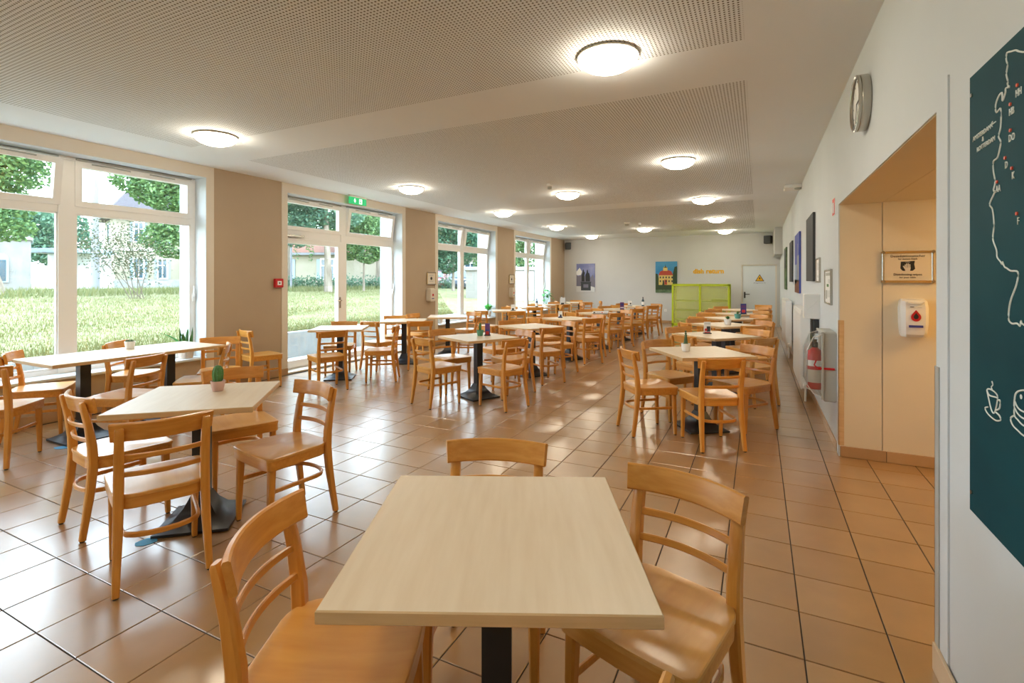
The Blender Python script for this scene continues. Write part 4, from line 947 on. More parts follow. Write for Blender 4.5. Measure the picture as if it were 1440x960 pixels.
# back wall -------------------------------------------------------------
def speaker(label, loc, rz):
    t = thing('speaker', label, 'speaker', loc, rz, 'black wall speakers')
    MB().cbox(-0.095, -0.09, -0.12, 0.095, 0.09, 0.12, .012).build('cabinet', 'ink', t); MB().cbox(-0.085, -0.097, -0.11, 0.085, -0.088, 0.11, .004).build('grille', 'canvas_dark', t)
    MB().tube([(0, 0.09, 0), (0, 0.19, 0.0)], 0.015, 8).build('bracket', 'ink', t)
speaker('black speaker high in the far left corner', (-6.10, YB-0.17, 2.63), 0.5); speaker('black speaker high by the boxed duct on right', (0.26, YB-0.20, 2.63), -0.35)
tx = text('dish_return_lettering', 'dish return', 0.205, 'yellow', (-1.43, YB-0.006, 1.695), (PI/2, 0, 0), None, 0.005, bold=0.008); tag(tx, 'yellow dish return lettering on the back wall', 'lettering')
def print_pic(label, x0, x1, z0, z1, quads):
    t = thing('wall_picture', label, 'picture', ((x0+x1)/2, YB, z0), 0, 'photo prints on the back wall'); w_, h_ = x1-x0, z1-z0
    MB().cbox(-w_/2, -0.03, 0, w_/2, -0.002, h_, .002).build('canvas', quads[0], t)
    for k, (m_, pts) in enumerate(quads[1:]):
        d = 0.0305+0.0004*k; q = MB(); q.add([((px-.5)*w_, -d, pz*h_) for px, pz in pts], [tuple(range(len(pts)))]); q.build('print', m_, t, 0)
M['psky'] = noise_mat('print_violet_sky', (0.10, 0.12, 0.34, 1), (0.30, 0.32, 0.52, 1), (3, 3, 3), 4, 0.6)
M['psky2'] = noise_mat('print_cyan_sky', (0.02, 0.22, 0.50, 1), (0.10, 0.38, 0.62, 1), (1, 1, 2), 3, 0.6)
M['pstone'] = mat('print_grey_stone', (0.18, 0.17, 0.22), 0.6); M['pwall'] = mat('print_yellow_wall', (0.68, 0.52, 0.16), 0.6); M['proof'] = mat('print_red_roof', (0.45, 0.06, 0.03), 0.6); M['pgreen'] = mat('print_dark_trees', (0.03, 0.06, 0.02), 0.6)
print_pic('violet-grey photo print of a dark monument on a pedestal', -5.83, -5.15, 1.0, 2.0, ['psky',
  ('paper', [(0,.72),(.18,.86),(.30,.72),(.25,.6),(0,.58)]), ('pstone', [(0,0),(1,0),(1,.42),(.9,.62),(.75,.5),(.25,.6),(.1,.55),(0,.62)]), ('ltgrey', [(0,0),(1,0),(1,.16),(.8,.2),(.2,.2),(0,.2)]),
  ('canvas_dark', [(.25,.05),(.78,.05),(.78,.32),(.82,.36),(.22,.36),(.25,.32)]), ('pstone', [(.38,.15),(.65,.15),(.65,.27),(.38,.27)]),
  ('ink', [(.28,.37),(.45,.37),(.44,.6),(.47,.68),(.42,.72),(.39,.80),(.35,.79),(.34,.70),(.28,.6)]), ('ink', [(.50,.37),(.74,.37),(.74,.55),(.70,.66),(.64,.68),(.62,.78),(.57,.78),(.55,.68),(.49,.6)])])
wins = [('canvas_dark', [(.20+.135*i, z), (.26+.135*i, z), (.26+.135*i, z+.06), (.20+.135*i, z+.06)]) for z in (.46, .34) for i in range(5)]
print_pic('colour photo print of a yellow house with red roof', -3.07, -2.38, 1.0, 2.03, ['psky2',
  ('pgreen', [(0,0),(1,0),(1,.85),(.88,.82),(.8,.6),(.16,.45),(.1,.6),(0,.62)]), ('hedge', [(0,0),(1,0),(1,.10),(0,.10)]), ('pwall', [(.15,.25),(.80,.25),(.80,.56),(.15,.56)]), ('proof', [(.13,.56),(.82,.56),(.74,.68),(.62,.72),(.34,.72),(.22,.68)]),
  ('pwall', [(.36,.70),(.56,.70),(.56,.80),(.46,.86),(.36,.80)]), ('ink', [(.38,.80),(.55,.80),(.48,.84),(.465,.92),(.45,.84)]), ('proof', [(.42,.26),(.54,.26),(.54,.42),(.42,.42)]), ('pgreen', [(.34,.05),(.42,.25),(.40,.40),(.36,.40),(.30,.2)])] + wins)
sk = thing('wall_socket', 'white socket low on the back wall beside the lime cabinet', 'socket', (-2.75, YB, 0.42)); MB().cbox(-0.04, -0.012, -0.04, 0.04, 0, 0.04, .004).build('plate', 'plastic', sk); MB().lathe([(0.02, -0.013), (0.02, -0.008)], 14, (0,0,0), 'y').build('outlet', 'ltgrey', sk)

# lime cabinet
lc = thing('dish_return_cabinet', 'lime green cabinet with perforated sheet panels and tray shelves', 'cabinet', (-1.53, 15.5, 0)); W2, DP, HT = 0.80, 0.62, 1.30
q = MB()
for x in (-W2, -0.03, W2-0.05): q.cbox(x, 0, 0.0, x+0.05, 0.05, HT, .004)
for x in (-W2, W2-0.05): q.cbox(x, DP-0.05, 0.0, x+0.05, DP, HT, .004)
q.cbox(-W2, 0, HT-0.06, W2, 0.05, HT, .004); q.cbox(-W2, 0, 0.06, W2, 0.05, 0.13, .004); q.cbox(-W2, DP-.05, 0.06, W2, DP, 0.13, .004); q.build('frame', 'lime', lc)
MB().cbox(-W2, 0, HT-0.012, W2, DP, HT+0.002, .003).build('top', 'lime', lc)
for x0, x1 in ((-W2+.05, -.03), (.02, W2-.05)): MB().box(x0, 0.02, 0.13, x1, 0.024, HT-0.06).build('sheet_panel', 'limemesh', lc, 0)
for x in (-W2+.02, W2-.024): MB().box(x, 0.05, 0.10, x+.004, DP-.05, HT-0.02).build('sheet_panel', 'limemesh', lc, 0)
MB().box(-W2+.05, DP-.03, 0.10, W2-.05, DP-.02, HT-.03).build('back_sheet', 'limemesh', lc, 0)
for z in (0.22, 0.50, 0.78):
    for x0, x1 in ((-W2+.06, -.04), (.03, W2-.06)): MB().cbox(x0, 0.07, z, x1, DP-.07, z+0.03, .003).build('shelf', 'limeshelf', lc)
MB().cbox(0.30, 0.12, 0.78, W2-.08, DP-.1, 0.86, .004).build('shelf_box', 'limeshelf', lc)

# left wall equipment ----------------------------------------------------
fa = thing('fire_call_point', 'red fire alarm call point on the first tan pillar', 'alarm', (XL, 5.00, 1.37))
MB().cbox(0, -0.065, -0.065, 0.045, 0.065, 0.065, .006).build('housing', 'red', fa); MB().cbox(0.044, -0.035, -0.03, 0.048, 0.035, 0.03, .001).build('window', 'paper', fa); MB().lathe([(0.012, 0.047), (0.012, 0.050)], 12, (0,0,0), 'x').build('button', 'ink', fa)
def pillar_notice(label, y, z):
    t = thing('framed_notice', label, 'notice', (XL, y, z), 0, 'framed notices on tan pillars')
    for dy in (-0.155, 0.155): MB().lathe([(0.009, -0.125), (0.009, 0.125)], 10, (0.02, dy, 0)).build('rod', 'brass', t)
    for dz in (-0.125, 0.125): MB().lathe([(0.009, -0.155), (0.009, 0.155)], 10, (0.02, 0, dz), 'y').build('rod', 'silver', t)
    MB().cbox(0.008, -0.15, -0.12, 0.014, 0.15, 0.12, .001).build('plate', 'surround', t); MB().lathe([(0.035, 0.013), (0.035, 0.0155)], 14, (0, 0, 0.0), 'x').build('symbol', 'ink', t)
    for z_ in (0.065, -0.06): MB().box(0.0135, -0.07, z_-.006, 0.0150, 0.07, z_+.006).build('print', 'grey', t, 0)
def pillar_dispenser(label, y, z):
    t = thing('soap_dispenser', label, 'dispenser', (XL, y, z), 0, 'dispensers on tan pillars')
    MB().cbox(0, -0.085, -0.14, 0.115, 0.085, 0.14, .02).build('housing', 'surround', t); MB().lathe([(0.028, 0.113), (0.028, 0.119)], 14, (0, 0, 0), 'x').build('drop_window', 'red', t); MB().box(0.113, -0.04, -0.085, 0.1165, 0.04, -0.068).build('name_strip', 'blue', t, 0)
pillar_notice('small framed hygiene notice on the second tan pillar', 8.80, 1.45); pillar_dispenser('cream soap dispenser below the notice on second tan pillar', 8.72, 1.10)
pillar_notice('small framed hygiene notice on the third tan pillar', 12.68, 1.44); pillar_dispenser('cream soap dispenser below the notice on third tan pillar', 12.62, 1.06)
ex = thing('exit_sign', 'green emergency exit sign above the glazed door bay', 'sign', (XL+0.10, 6.52, 2.80))
MB().cbox(-0.09, -0.02, 0.02, 0.0, 0.02, 0.05, .003).build('bracket', 'plastic', ex); MB().cbox(-0.02, -0.21, 0.03, 0.02, 0.21, 0.058, .004).build('housing', 'plastic', ex)
MB().cbox(-0.006, -0.205, -0.085, 0.006, 0.205, 0.03, .002).build('panel', 'signgreen', ex)
MB().add([(.0068,-.06,.01),(.0068,-.06,-.02),(.0068,-.045,-.02),(.0068,-.07,-.065),(.0068,-.10,-.02),(.0068,-.085,-.02),(.0068,-.085,.01)], [(0,1,2,3,4,5,6)]).build('arrow', 'signwhite', ex, 0)
MB().box(.0062, .03, -.07, .0070, .10, .015).build('door_symbol', 'signwhite', ex, 0)
q = MB(); q.lathe([(0.011, .0070), (0.011, .0074)], 10, (0, -.005+.06, -.004), 'x'); q.add([(.0074,.06,-.015),(.0074,.075,-.03),(.0074,.085,-.06),(.0074,.075,-.062),(.0074,.062,-.04),(.0074,.05,-.062),(.0074,.04,-.058),(.0074,.05,-.02)], [tuple(range(8))]); q.build('running_figure', 'signgreen', ex, 0)

# ------------------------------------------------------------------ outside
def gz(x, y):                                       # lawn height
    k = min(1.0, max(0.0, (-7.9-x)/13.0)); return 0.42 + 0.48*(k*k*(3-2*k))
pv = MB(); pv.box(-7.8, -8, -0.2, XO, 40, -0.03); struct('ground_paving', pv, 'paving')
rt = MB(); rt.box(-7.95, -8, -0.2, -7.8, 40, 0.44); rw_ = struct('wall_retaining', rt, 'concrete')
for k in range(26):
    q = MB(); q.cbox(-7.815, -8+k*1.8+.006, -0.03, -7.795, -8+(k+1)*1.8-.006, 0.43, .004); q.build('concrete_panel', 'concrete', rw_)
lawn = MB(); xs = [-7.9-0.9*i for i in range(16)] + [-24, -32, -45, -70, -110]; ys = [-30+3*i for i in range(35)]
vs = [(x, y, gz(x, y)+random.uniform(-.02, .02)*(x < -9)) for x in xs for y in ys]; ny = len(ys)
fs = [(i*ny+j, (i+1)*ny+j, (i+1)*ny+j+1, i*ny+j+1) for i in range(len(xs)-1) for j in range(ny-1)]
lawn.add(vs, fs); struct('ground_lawn', lawn, 'lawn', smooth=80)
def blades(name, n, region, h0, h1, w_, m_, label):
    B = MB()
    for i in range(n):
        x, y = region(); z = gz(x, y); h_ = random.uniform(h0, h1); a_ = random.uniform(0, PI); dx, dy = math.cos(a_)*w_, math.sin(a_)*w_; lx, ly = random.uniform(-.5, .5)*h_, random.uniform(-.5, .5)*h_
        B.add([(x-dx, y-dy, z-.01), (x+dx, y+dy, z-.01), (x+lx, y+ly, z+h_)], [(0, 1, 2)])
    o = B.build(name, m_, None, 0); tag(o, label, 'grass', kind='stuff'); return o
def reg_near():
    x = -8.02-(random.random()**1.6)*13; D = -x; return x, random.uniform(0.25*D-1.0, 1.35*D+1.5)
blades('lawn_grass', 75000, reg_near, 0.025, 0.07, 0.007, 'blade', 'short pale dry lawn grass sloping up outside the windows')
def reg_far():
    D = random.uniform(19, 27); return -D, random.uniform(0.2*D, 1.5*D)
blades('tall_grass', 9000, reg_far, 0.10, 0.32, 0.022, 'tallgrass', 'taller weedy grass along the far edge of lawn')

def tree(name, label, x, y, trunk, clusters, n, leaf, size, group='trees outside the windows'):
    z0 = gz(x, y); t = thing(name, label, 'tree', (x, y, z0-0.05), 0, group)
    q = MB()
    for path, r in trunk: q.tube(path, r, 10, scale=[1.0-0.5*i/(len(path)-1) if i else 1.15 for i in range(len(path))])
    q.build('trunk', 'bark', t)
    F = MB(); tot = sum(c_[3]*c_[4]*c_[5] for c_ in clusters)
    for (cx, cy, cz, rx, ry, rz) in clusters:
        for i in range(int(n*rx*ry*rz/tot)):
            d_ = Vector((random.gauss(0,1), random.gauss(0,1), random.gauss(0,1))).normalized(); k = random.uniform(0.35, 1.0)**0.5
            p_ = Vector((cx+d_.x*rx*k, cy+d_.y*ry*k, cz+d_.z*rz*k + 0.25*math.sin(p_wob*3+d_.x*6) if False else cz+d_.z*rz*k))
            u_ = Vector((random.gauss(0,1), random.gauss(0,1), random.gauss(0,.6))).normalized(); v_ = u_.orthogonal().normalized(); s_ = size*random.uniform(.6, 1.3)
            F.add([p_-u_*s_, p_-v_*s_*.55, p_+u_*s_, p_+v_*s_*.55], [(0, 1, 2, 3)])
    f_ = F.build('foliage', leaf, t, 0); f_['kind'] = 'stuff'; return t
def blob_set(n, R, z0, z1, r0, r1, sq=1.0):
    out = []
    for i in range(n):
        a_ = random.uniform(0, 2*PI); rr = R*math.sqrt(random.random()); r_ = random.uniform(r0, r1)
        out.append((rr*math.cos(a_), rr*math.sin(a_), random.uniform(z0, z1), r_, r_, r_*sq*.8))
    return out
p_wob = 0
def lat(L_):                                       # clusters given as (across, along the street, height, radius[, squash])
    return [(ct*q[0]-st*q[1], st*q[0]+ct*q[1], q[2], q[3], q[3], q[3]*(q[4] if len(q) > 4 else .8)) for q in L_]
tree('big_tree', 'large leaning tree at the left edge of the left window', -21.9, 7.0, [([(0,0,0), (-.25,-.2,1.2), (-.6,-.5,2.6), (-.7,-.6,4.2)], 0.22)], lat([(-.9,0,2.5,.9),(.1,.1,2.4,.75),(.6,0,2.2,.5),(-1.6,0,3.0,1.0),(-.4,.2,3.3,.9),(.5,.2,3.0,.5),(-1.0,0,4.3,1.2),(.2,0,4.2,1.0),(-.2,.3,5.2,1.2),(.9,.1,4.7,.8),(1.0,.2,3.9,.5),(-1.6,.2,5.4,1.2),(.7,0,5.5,.8)]), 20000, 'leaf_a', 0.075)
tree('roadside_tree', 'straight tree right of the hipped-roof house', -18.75, 10.95, [([(0,0,0), (0,0,1.5), (.02,.02,4.0), (.0,.05,5.2)], 0.15)], lat([(-1.0,0,2.15,.6),(-.5,.1,1.9,.65),(-.85,.1,2.5,.5),(-.2,0,2.4,.5),(-1.9,0,4.3,.7),(-1.2,0,3.9,.75),(-.5,0,3.6,.8),(0,.1,4.4,1.0),(-1,.1,4.8,.9),(.5,0,3.4,.8),(.6,.1,4.6,.9),(.5,0,2.6,.5)]), 16000, 'leaf_a', 0.07)
tree('rough_bark_tree', 'thick rough-barked tree behind the glazed door', -18.58, 17.58, [([(0,0,-.1), (-.02,-.02,1.5), (-.06,-.06,3.0), (-.1,-.1,5.2)], 0.19)], lat([(-1.5,0,2.7,.7),(-.9,.2,3.4,.9),(-2.0,0,3.5,.9),(0,.3,4.0,1.1),(.9,.2,3.8,.8),(-.8,0,4.9,1.3),(.6,0,5.0,1.2),(-2.2,0,4.8,1.1)]), 15000, 'leaf_b', 0.08)
tree('young_street_tree', 'young round street tree seen right of the glazed door', -18.5, 19.9, [([(0,0,0), (0,0,1.4), (0,.02,2.8)], 0.06)], lat([(-.7,0,2.2,.7),(.2,0,2.0,.7),(.9,.1,2.4,.7),(-.4,.1,2.9,.8),(.5,0,3.1,.9),(-1.1,0,2.8,.6),(1.3,0,3.0,.7),(0,0,3.7,.9)]), 13000, 'leaf_a', 0.075)
tree('dense_tree', 'dense dark tree above the parked cars', -16.4, 25.2, [([(0,0,0), (0,0,1.6), (0,.1,3.5)], 0.10)], lat([(-1.2,0,1.9,.8),(-.3,0,1.7,.8),(.5,.1,2.1,.7),(1.1,.1,2.7,.8),(-1.4,0,2.9,.9),(-.4,.2,2.9,1.0),(.6,0,3.5,1.0),(-.8,0,3.9,1.0),(.2,.2,4.6,1.1)]), 15000, 'leaf_dark', 0.085)
tree('distant_tree', 'tall tree rising behind the grey kiosk', -15.5, 31.0, [([(0,0,0), (0,0,2.6), (0,.1,4.5)], 0.18)], lat([(-1.5,0,2.0,1.1),(0,0,1.8,1.2),(1.5,0,1.9,1.1),(-1.8,0,3.4,1.3),(0,.2,3.4,1.4),(1.7,0,3.4,1.3),(-.8,0,4.9,1.3),(.9,.1,4.9,1.3)]), 15000, 'leaf_a', 0.10)
tree('distant_tree', 'leafy tree at the far end behind the louvred kiosk end', -11.0, 33.0, [([(0,0,0), (0,0,2.6), (0,.1,4.5)], 0.18)], lat([(-1.5,0,1.9,1.1),(0,0,1.7,1.2),(1.5,0,1.9,1.1),(-1.4,0,3.4,1.3),(.2,.2,3.4,1.4),(1.9,0,3.2,1.1),(-.6,0,4.9,1.3),(1.0,.1,4.9,1.2)]), 14000, 'leaf_dark', 0.10)
tree('background_tree', 'blue-green trees far behind the grey annex canopy', -55, 21.0, [([(0,0,0), (0,0,2.5), (0,0,4)], 0.3)], lat([(-2.5,0,3.5,1.8),(0,0,3.2,1.8),(2.2,0,3.6,1.7),(-1.2,0,5.5,1.9),(1.2,0,5.2,1.7),(-3.2,0,6.3,1.6)]), 8000, 'leaf_b', 0.18)
tree('willow', 'hanging pale willow between the glazed door trees', -24.6, 20.2, [([(0,0,0), (0,.1,2.0), (.1,.1,4.0)], 0.12)], [(0,0,4.6,2.2,2.2,1.2)] + [(1.5*math.cos(i*1.1)*random.uniform(.5,1), 1.5*math.sin(i*1.1)*random.uniform(.5,1), random.uniform(2.6, 3.6), .18, .18, 1.1) for i in range(9)], 14000, 'leaf_a', 0.06)
tree('street_tree', 'leafy crown left of the rough-barked tree', -20.5, 14.8, [([(0,0,0), (0,.05,1.8), (0,.1,3.4)], 0.10)], lat([(-.7,0,1.9,.6),(.3,0,2.1,.8),(-1.0,0,2.9,.9),(.8,0,3.0,.9),(-.2,0,3.8,1.0),(.9,0,4.2,.9),(-.9,0,4.6,.9)]), 13000, 'leaf_b', 0.075)
tree('background_tree', 'tree crown filling the top of the door bay', -22.5, 25.5, [([(0,0,0), (0,.05,2.5), (0,.1,4.4)], 0.15)], lat([(-2.4,0,4.2,1.3),(-.8,0,3.8,1.3),(.9,0,4.0,1.3),(2.4,0,4.4,1.2),(-1.5,0,5.7,1.3),(.3,0,5.6,1.4),(2,0,5.7,1.2)]), 14000, 'leaf_a', 0.095)
# thin flowering shrub on the lawn
sx_, sy_ = -17.9, 9.0; sh_ = thing('flowering_shrub', 'thin-stemmed flowering shrub on the lawn before the house', 'shrub', (sx_, sy_, gz(sx_, sy_)-.03)); tips = []
for i, (dx, dy, hh_) in enumerate(((-1.0, -1.3, 2.1), (-.6, -.8, 2.3), (-.3, -.4, 2.0), (.1, .0, 1.7), (.3, .4, 1.6), (-.5, -1.0, 1.7), (.2, -.3, 2.4))):
    pth = [(0.03*i-.1, 0.05*i-.15, 0), (dx*.35, dy*.35, hh_*.4), (dx*.7, dy*.7, hh_*.75), (dx, dy, hh_)]; MB().tube(pth, 0.016, 6, scale=[1, .8, .5, .25]).build('stem', 'stem', sh_); tips += [Vector(pth[2]), Vector(pth[3]), (Vector(pth[2])+Vector(pth[3]))/2, (Vector(pth[1])+Vector(pth[2]))/2]
F = MB()
for i in range(2600):
    p_ = random.choice(tips) + Vector((random.gauss(0,.20), random.gauss(0,.22), random.gauss(0,.24))); u_ = Vector((random.gauss(0,1), random.gauss(0,1), random.gauss(0,1))).normalized(); v_ = u_.orthogonal().normalized(); s_ = random.uniform(.02, .045)
    F.add([p_-u_*s_, p_-v_*s_*.6, p_+u_*s_, p_+v_*s_*.6], [(0,1,2,3)])
F.build('foliage', 'leaf_shrub', sh_, 0)['kind'] = 'stuff'
# small dark bush left of the glazed door view
bb = thing('purple_bush', 'low reddish bush beyond the left edge of the glazed door', 'shrub', (-12.6, 9.15, gz(-12.6, 9.1)-.02)); F = MB()
for i in range(900):
    p_ = Vector((random.gauss(0,.22), random.gauss(0,.22), abs(random.gauss(.45,.28)))); u_ = Vector((random.gauss(0,1), random.gauss(0,1), random.gauss(0,1))).normalized(); v_ = u_.orthogonal().normalized(); F.add([p_-u_*.04, p_-v_*.025, p_+u_*.04, p_+v_*.025], [(0,1,2,3)])
F.build('foliage', 'leaf_shrub', bb, 0)['kind'] = 'stuff'; MB().tube([(0,0,0), (0,0,.5)], .02, 6).build('stem', 'stem', bb)
# lamp post
po = thing('utility_pole', 'plain grey concrete pole before the hipped-roof house', 'pole', (-28.65, 12.6, 0.85)); MB().lathe([(0.17, 0), (0.16, 2), (0.11, 5.6)], 16).build('shaft', 'pole', po, 40, True); MB().lathe([(0.12, 5.6), (0.02, 5.68)], 16).build('cap', 'pole', po, 40, True)
for (nm, x, y, h_) in (('slim grey street pole left of the rough-barked tree', -23.1, 19.2, 3.3), ('slim grey pole right of the young street tree', -19.3, 22.6, 3.6)):
    p_ = thing('street_pole', nm, 'pole', (x, y, 0.85)); MB().lathe([(0.06, 0), (0.05, h_)], 12).build('shaft', 'pole', p_); MB().sweep([(0,0,h_-.1), (.5,.4,h_-.05)], rsec(.06, .06, .01)).build('arm', 'pole', p_)

# buildings: footprint given by corner, direction along the facade
def frame_axes(o, yaw): o.rotation_euler = (0, 0, yaw)
def house_window(parent, x, y, z, w_, h_, face, shutters=True, sh=.25):
    """face: 'x' window in plane y=const facing -y (local), 'y' facing +x (local)"""
    f = MB(); 
    def bx_(mb, a0, d0, z0, a1, d1, z1):
        if face == '-y': mb.cbox(x+a0, y-d1, z+z0, x+a1, y-d0, z+z1, .004)
        else: mb.cbox(x+d0, y+a0, z+z0, x+d1, y+a1, z+z1, .004)
    e = 0.09
    bx_(f, -w_/2-e, 0, -e, -w_/2, .07, h_+e); bx_(f, w_/2, 0, -e, w_/2+e, .07, h_+e); bx_(f, -w_/2, 0, -e, w_/2, .10, 0); bx_(f, -w_/2, 0, h_, w_/2, .07, h_+e); bx_(f, -.03, 0, 0, .03, .05, h_); bx_(f, -w_/2, 0, h_*.66, w_/2, .05, h_*.66+.06)
    fr_ = f.build('window', 'pvc', parent); g = MB(); bx_(g, -w_/2, -.0, 0, w_/2, .02, h_); g.build('pane', 'winglass', fr_)
    if shutters:
        for s in (-1, 1):
            q = MB(); bx_(q, min(s*(w_/2+e+.01), s*(w_/2+e+.01+sh)), 0, -.03, max(s*(w_/2+e+.01), s*(w_/2+e+.01+sh)), .05, h_+.03); q.build('shutter', 'shutter', fr_)
hz = 0.85
hs = thing('hipped_roof_house', 'cream two-storey house with a hipped slate roof and shutters', 'house', (-38.2, 17.9, hz), math.radians(72))
# local: corner at origin, facade A along +x facing -y, facade B along +y facing -x ... viewer sits towards -y
LA_, LB_, HE = 11.0, 4.8, 5.0
MB().box(0, 0, 0.5, LA_, LB_, HE).build('walls', 'cream', hs); MB().box(-.06, -.06, -.3, LA_+.06, LB_+.06, 0.6).build('plinth', 'stone', hs)
MB().box(-.05, -.05, 2.55, LA_+.05, LB_+.05, 2.72).build('string_course', 'surround', hs)
o_ = 0.55; R_ = MB(); ax, ay = LA_/2, LB_/2
R_.add([(-o_,-o_,HE-.05),(LA_+o_,-o_,HE-.05),(LA_+o_,LB_+o_,HE-.05),(-o_,LB_+o_,HE-.05),(1.25,ay,HE+2.3),(8.0,ay,HE+2.3),(-o_,-o_,HE-.22),(LA_+o_,-o_,HE-.22),(LA_+o_,LB_+o_,HE-.22),(-o_,LB_+o_,HE-.22)], [(0,1,5,4),(1,2,5),(2,3,4,5),(3,0,4),(6,9,8,7),(0,6,7,1),(1,7,8,2),(2,8,9,3),(3,9,6,0)])
R_.build('roof', 'roof', hs, 0)
for x in (1.25, 2.6, 4.4, 6.4): house_window(hs, x, 0, 3.2, .46, 1.25, '-y', sh=.14); house_window(hs, x, 0, 0.72, .46, 1.28, '-y', sh=.14)
def west_window(parent, y, z, w_, h_):
    f = MB(); f.cbox(-.07, y-w_/2-.09, z-.09, 0, y+w_/2+.09, z+h_+.09, .004); fr_ = f.build('window', 'pvc', parent); MB().cbox(-.085, y-w_/2, z, -.06, y-.03, z+h_, .002).build('pane', 'winglass', fr_); MB().cbox(-.085, y+.03, z, -.06, y+w_/2, z+h_, .002).build('pane', 'winglass', fr_)
west_window(hs, 2.6, 3.2, .6, 1.25)
west_window(hs, 3.3, .5, 1.0, 1.7)
an = thing('garden_annex', 'small grey rendered building with an arched window', 'building', (-34.07, 12.15, hz-.1), math.radians(250))
MB().box(0, -3, -.2, 4.5, 0, 2.75).build('walls', 'greyrender', an); MB().cbox(-.08, -3.1, 2.75, 4.6, .12, 2.98, .02).build('cornice', 'stone', an)
wn = MB(); pts = [(-.55, 0), (.55, 0)] + [(.55*math.cos(a_), 1.25+.28*math.sin(a_)) for a_ in [i*PI/8 for i in range(9)]]
wn.add([(1.35+x, .06, .55+z) for x, z in pts] + [(1.35+x, -.02, .55+z) for x, z in pts], [tuple(range(11))] + [(i, 11+i, 11+(i+1) % 11, (i+1) % 11) for i in range(11)]); wn_ = wn.build('window', 'shutter', an, 0, True)
MB().box(.90, .06, .62, 1.32, .075, 1.7).build('pane', 'winglass', wn_, 0); MB().box(1.38, .06, .62, 1.80, .075, 1.7).build('pane', 'winglass', wn_, 0)
cp = thing('entrance_canopy', 'flat dark canopy porch between the grey annex and the house', 'porch', (-37.9, 13.7, hz-.1), math.radians(26))
MB().cbox(-.2, -.6, 2.25, 2.9, 2.2, 2.50, .02).build('canopy_roof', 'shutter', cp); MB().box(-.1, .9, -.2, 2.8, 2.1, 2.25).build('wall', 'ltgrey', cp)
MB().cbox(.2, .84, 0, .95, .91, 1.95, .01).build('door', 'white', cp); MB().cbox(2.6, -.5, -.2, 2.7, -.4, 2.25, .01).build('post', 'pole', cp)
MB().cbox(1.6, -.3, 1.45, 1.9, -.05, 1.75, .02).build('lantern', 'canvas_dark', cp); MB().tube([(1.75, -.17, 1.75), (1.75, -.17, 2.26)], .015, 5).build('lantern_rod', 'ink', cp)
ch_ = thing('cream_cottage', 'low cream building seen through the glazed door', 'building', (-29.2, 23.4, hz-.2), math.radians(20))
MB().box(-6, 0, 0, 5.2, 5, 2.45).build('walls', 'cream', ch_); MB().box(-6.05, -.05, -.3, 5.25, .1, .45).build('plinth', 'stone', ch_); MB().cbox(-6.3, -.35, 2.45, 5.5, 5.3, 2.62, .02).build('eaves', 'pole', ch_)
q = MB(); q.add([(-6.3,-.35,2.62),(5.5,-.35,2.62),(5.5,5.3,2.62),(-6.3,5.3,2.62),(-4.5,2.5,4.4),(3.8,2.5,4.4)], [(0,1,5,4),(1,2,5),(2,3,4,5),(3,0,4),(3,2,1,0)]); q.build('roof', 'redroof', ch_, 0)
for x in (-3.2, 0.3, 3.4): house_window(ch_, x, 0, .85, .85, 1.3, '-y')
c2_ = thing('pale_street_house', 'pale street house with pink tint right of the young tree', 'building', (-25.2, 31.0, hz-.2), math.radians(24))
M['pinkwall'] = noise_mat('pale_pink_render', (0.34, 0.27, 0.22, 1), (0.37, 0.31, 0.26, 1), (1.5, 1.5, 1.5), 3, .9)
MB().box(0, 0, 0, 9, 6, 3.3).build('walls', 'pinkwall', c2_); q = MB(); q.add([(-.3,-.3,3.3),(9.3,-.3,3.3),(9.3,6.3,3.3),(-.3,6.3,3.3),(1.5,3,5.2),(7.5,3,5.2)], [(0,1,5,4),(1,2,5),(2,3,4,5),(3,0,4),(3,2,1,0)]); q.build('roof', 'redroof', c2_, 0)
for x in (1.2, 3.4, 5.6, 7.8): house_window(c2_, x, 0, .8, .8, 1.25, '-y', False)
# low hedge row in front of the cottages
hg = thing('hedge_row', 'low dark hedge and stakes along the far street', 'hedge', (-24.6, 19.4, gz(-24, 19)), math.radians(52)); F = MB()
for i in range(4200):
    p_ = Vector((random.uniform(-1.5, 10.5), random.gauss(0,.25), abs(random.gauss(.3,.22)))); u_ = Vector((random.gauss(0,1), random.gauss(0,1), random.gauss(0,1))).normalized(); v_ = u_.orthogonal().normalized(); F.add([p_-u_*.07, p_-v_*.05, p_+u_*.07, p_+v_*.05], [(0,1,2,3)])
F.build('foliage', 'leaf_dark', hg, 0)['kind'] = 'stuff'
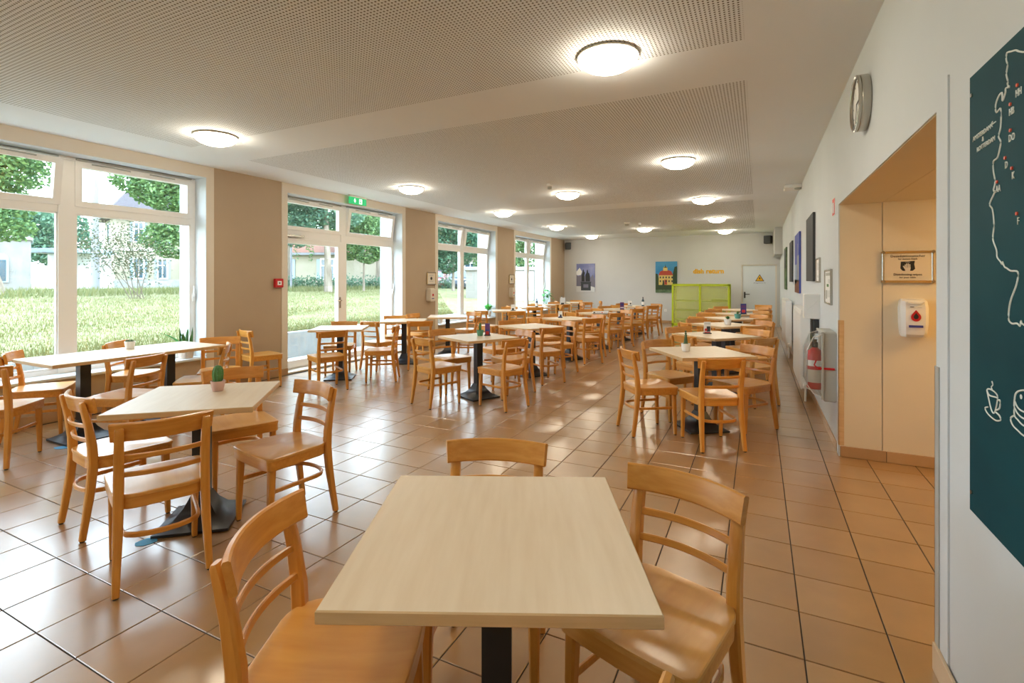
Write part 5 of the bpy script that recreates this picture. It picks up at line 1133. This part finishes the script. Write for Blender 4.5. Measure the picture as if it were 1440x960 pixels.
# kiosk with louvres
dx_, dy_ = -9.08+12.43, 21.84-20.18; yaw = math.atan2(dy_, dx_)
kk = thing('utility_kiosk', 'flat-roofed beige kiosk with white doors and louvres outside', 'kiosk', (-12.43, 20.18, gz(-12.4, 20)-.1), yaw)
MB().box(0, 0, -.3, 4.6, 2.4, 1.42).build('walls', 'kiosk', kk); MB().cbox(-.1, -.12, 1.42, 4.7, 2.5, 1.60, .02).build('roof_slab', 'kiosk', kk)
for x0, x1 in ((2.05, 2.62), (2.64, 3.2)): MB().cbox(x0, -.03, 0, x1, .01, 1.38, .008).build('door', 'white', kk)
lv = MB().cbox(3.28, -.03, 0, 3.95, .005, 1.38, .008).build('louvre_panel', 'ltgrey', kk)
for k in range(13): q = MB(); q.cbox(3.31, -.05, .05+k*.1, 3.92, -.03, .085+k*.1, .004); q.build('louvre_slat', 'pvc', lv)
q = MB(); tri(q, .09, 0, 0); o = q.build('warning_triangle', 'yellow', kk, 0); o.location = (2.33, -.034, .98)
# cars
def car(label, x, y, yaw, m_):
    t = thing('car', label, 'car', (x, y, 0.62), yaw, 'parked cars'); pr = [(-2.0,.35),(-1.98,.75),(-1.55,.90),(-1.15,1.38),(.55,1.42),(1.15,.95),(1.9,.80),(2.02,.55),(2.0,.35)]
    q = MB(); n_ = len(pr); q.add([(x_, -.82 if z_ < 1.0 else -.62, z_) for x_, z_ in pr] + [(x_, .82 if z_ < 1.0 else .62, z_) for x_, z_ in pr], [tuple(range(n_-1, -1, -1)), tuple(range(n_, 2*n_))] + [(i, (i+1) % n_, n_+(i+1) % n_, n_+i) for i in range(n_)]); q.build('body', m_, t, 25, True)
    for s in (-1, 1):
        q = MB(); q.add([(-1.4,s*.79,.98),(.95,s*.79,.98),(.5,s*.65,1.34),(-1.05,s*.65,1.32)], [(0,1,2,3)]); q.build('side_window', 'winglass', t, 0)
        for x_ in (-1.25, 1.25):
            w_ = MB().lathe([(.20, -.08), (.31, -.07), (.31, .07), (.20, .08)], 18, (x_, s*.76, .31), 'y').build('wheel', 'dark', t, 40, True); MB().lathe([(.17, -.085), (.17, .085)], 14, (x_, s*.76, .31), 'y').build('hubcap', 'silver', w_)
    q = MB(); q.add([(1.12,-.68,1.0),(1.12,.68,1.0),(.62,.58,1.37),(.62,-.58,1.37)], [(0,1,2,3)]); q.build('windscreen', 'winglass', t, 0)
    for s in (-1, 1): MB().cbox(1.93, s*.6-.14, .6, 2.03, s*.6+.14, .72, .01).build('headlight', 'plastic', t)
car('red car parked on the street, left through third window', -20.8, 29.6, math.radians(-60), 'carred'); car('dark car parked nose-on right of the red car', -18.9, 30.2, math.radians(-66), 'cardark')
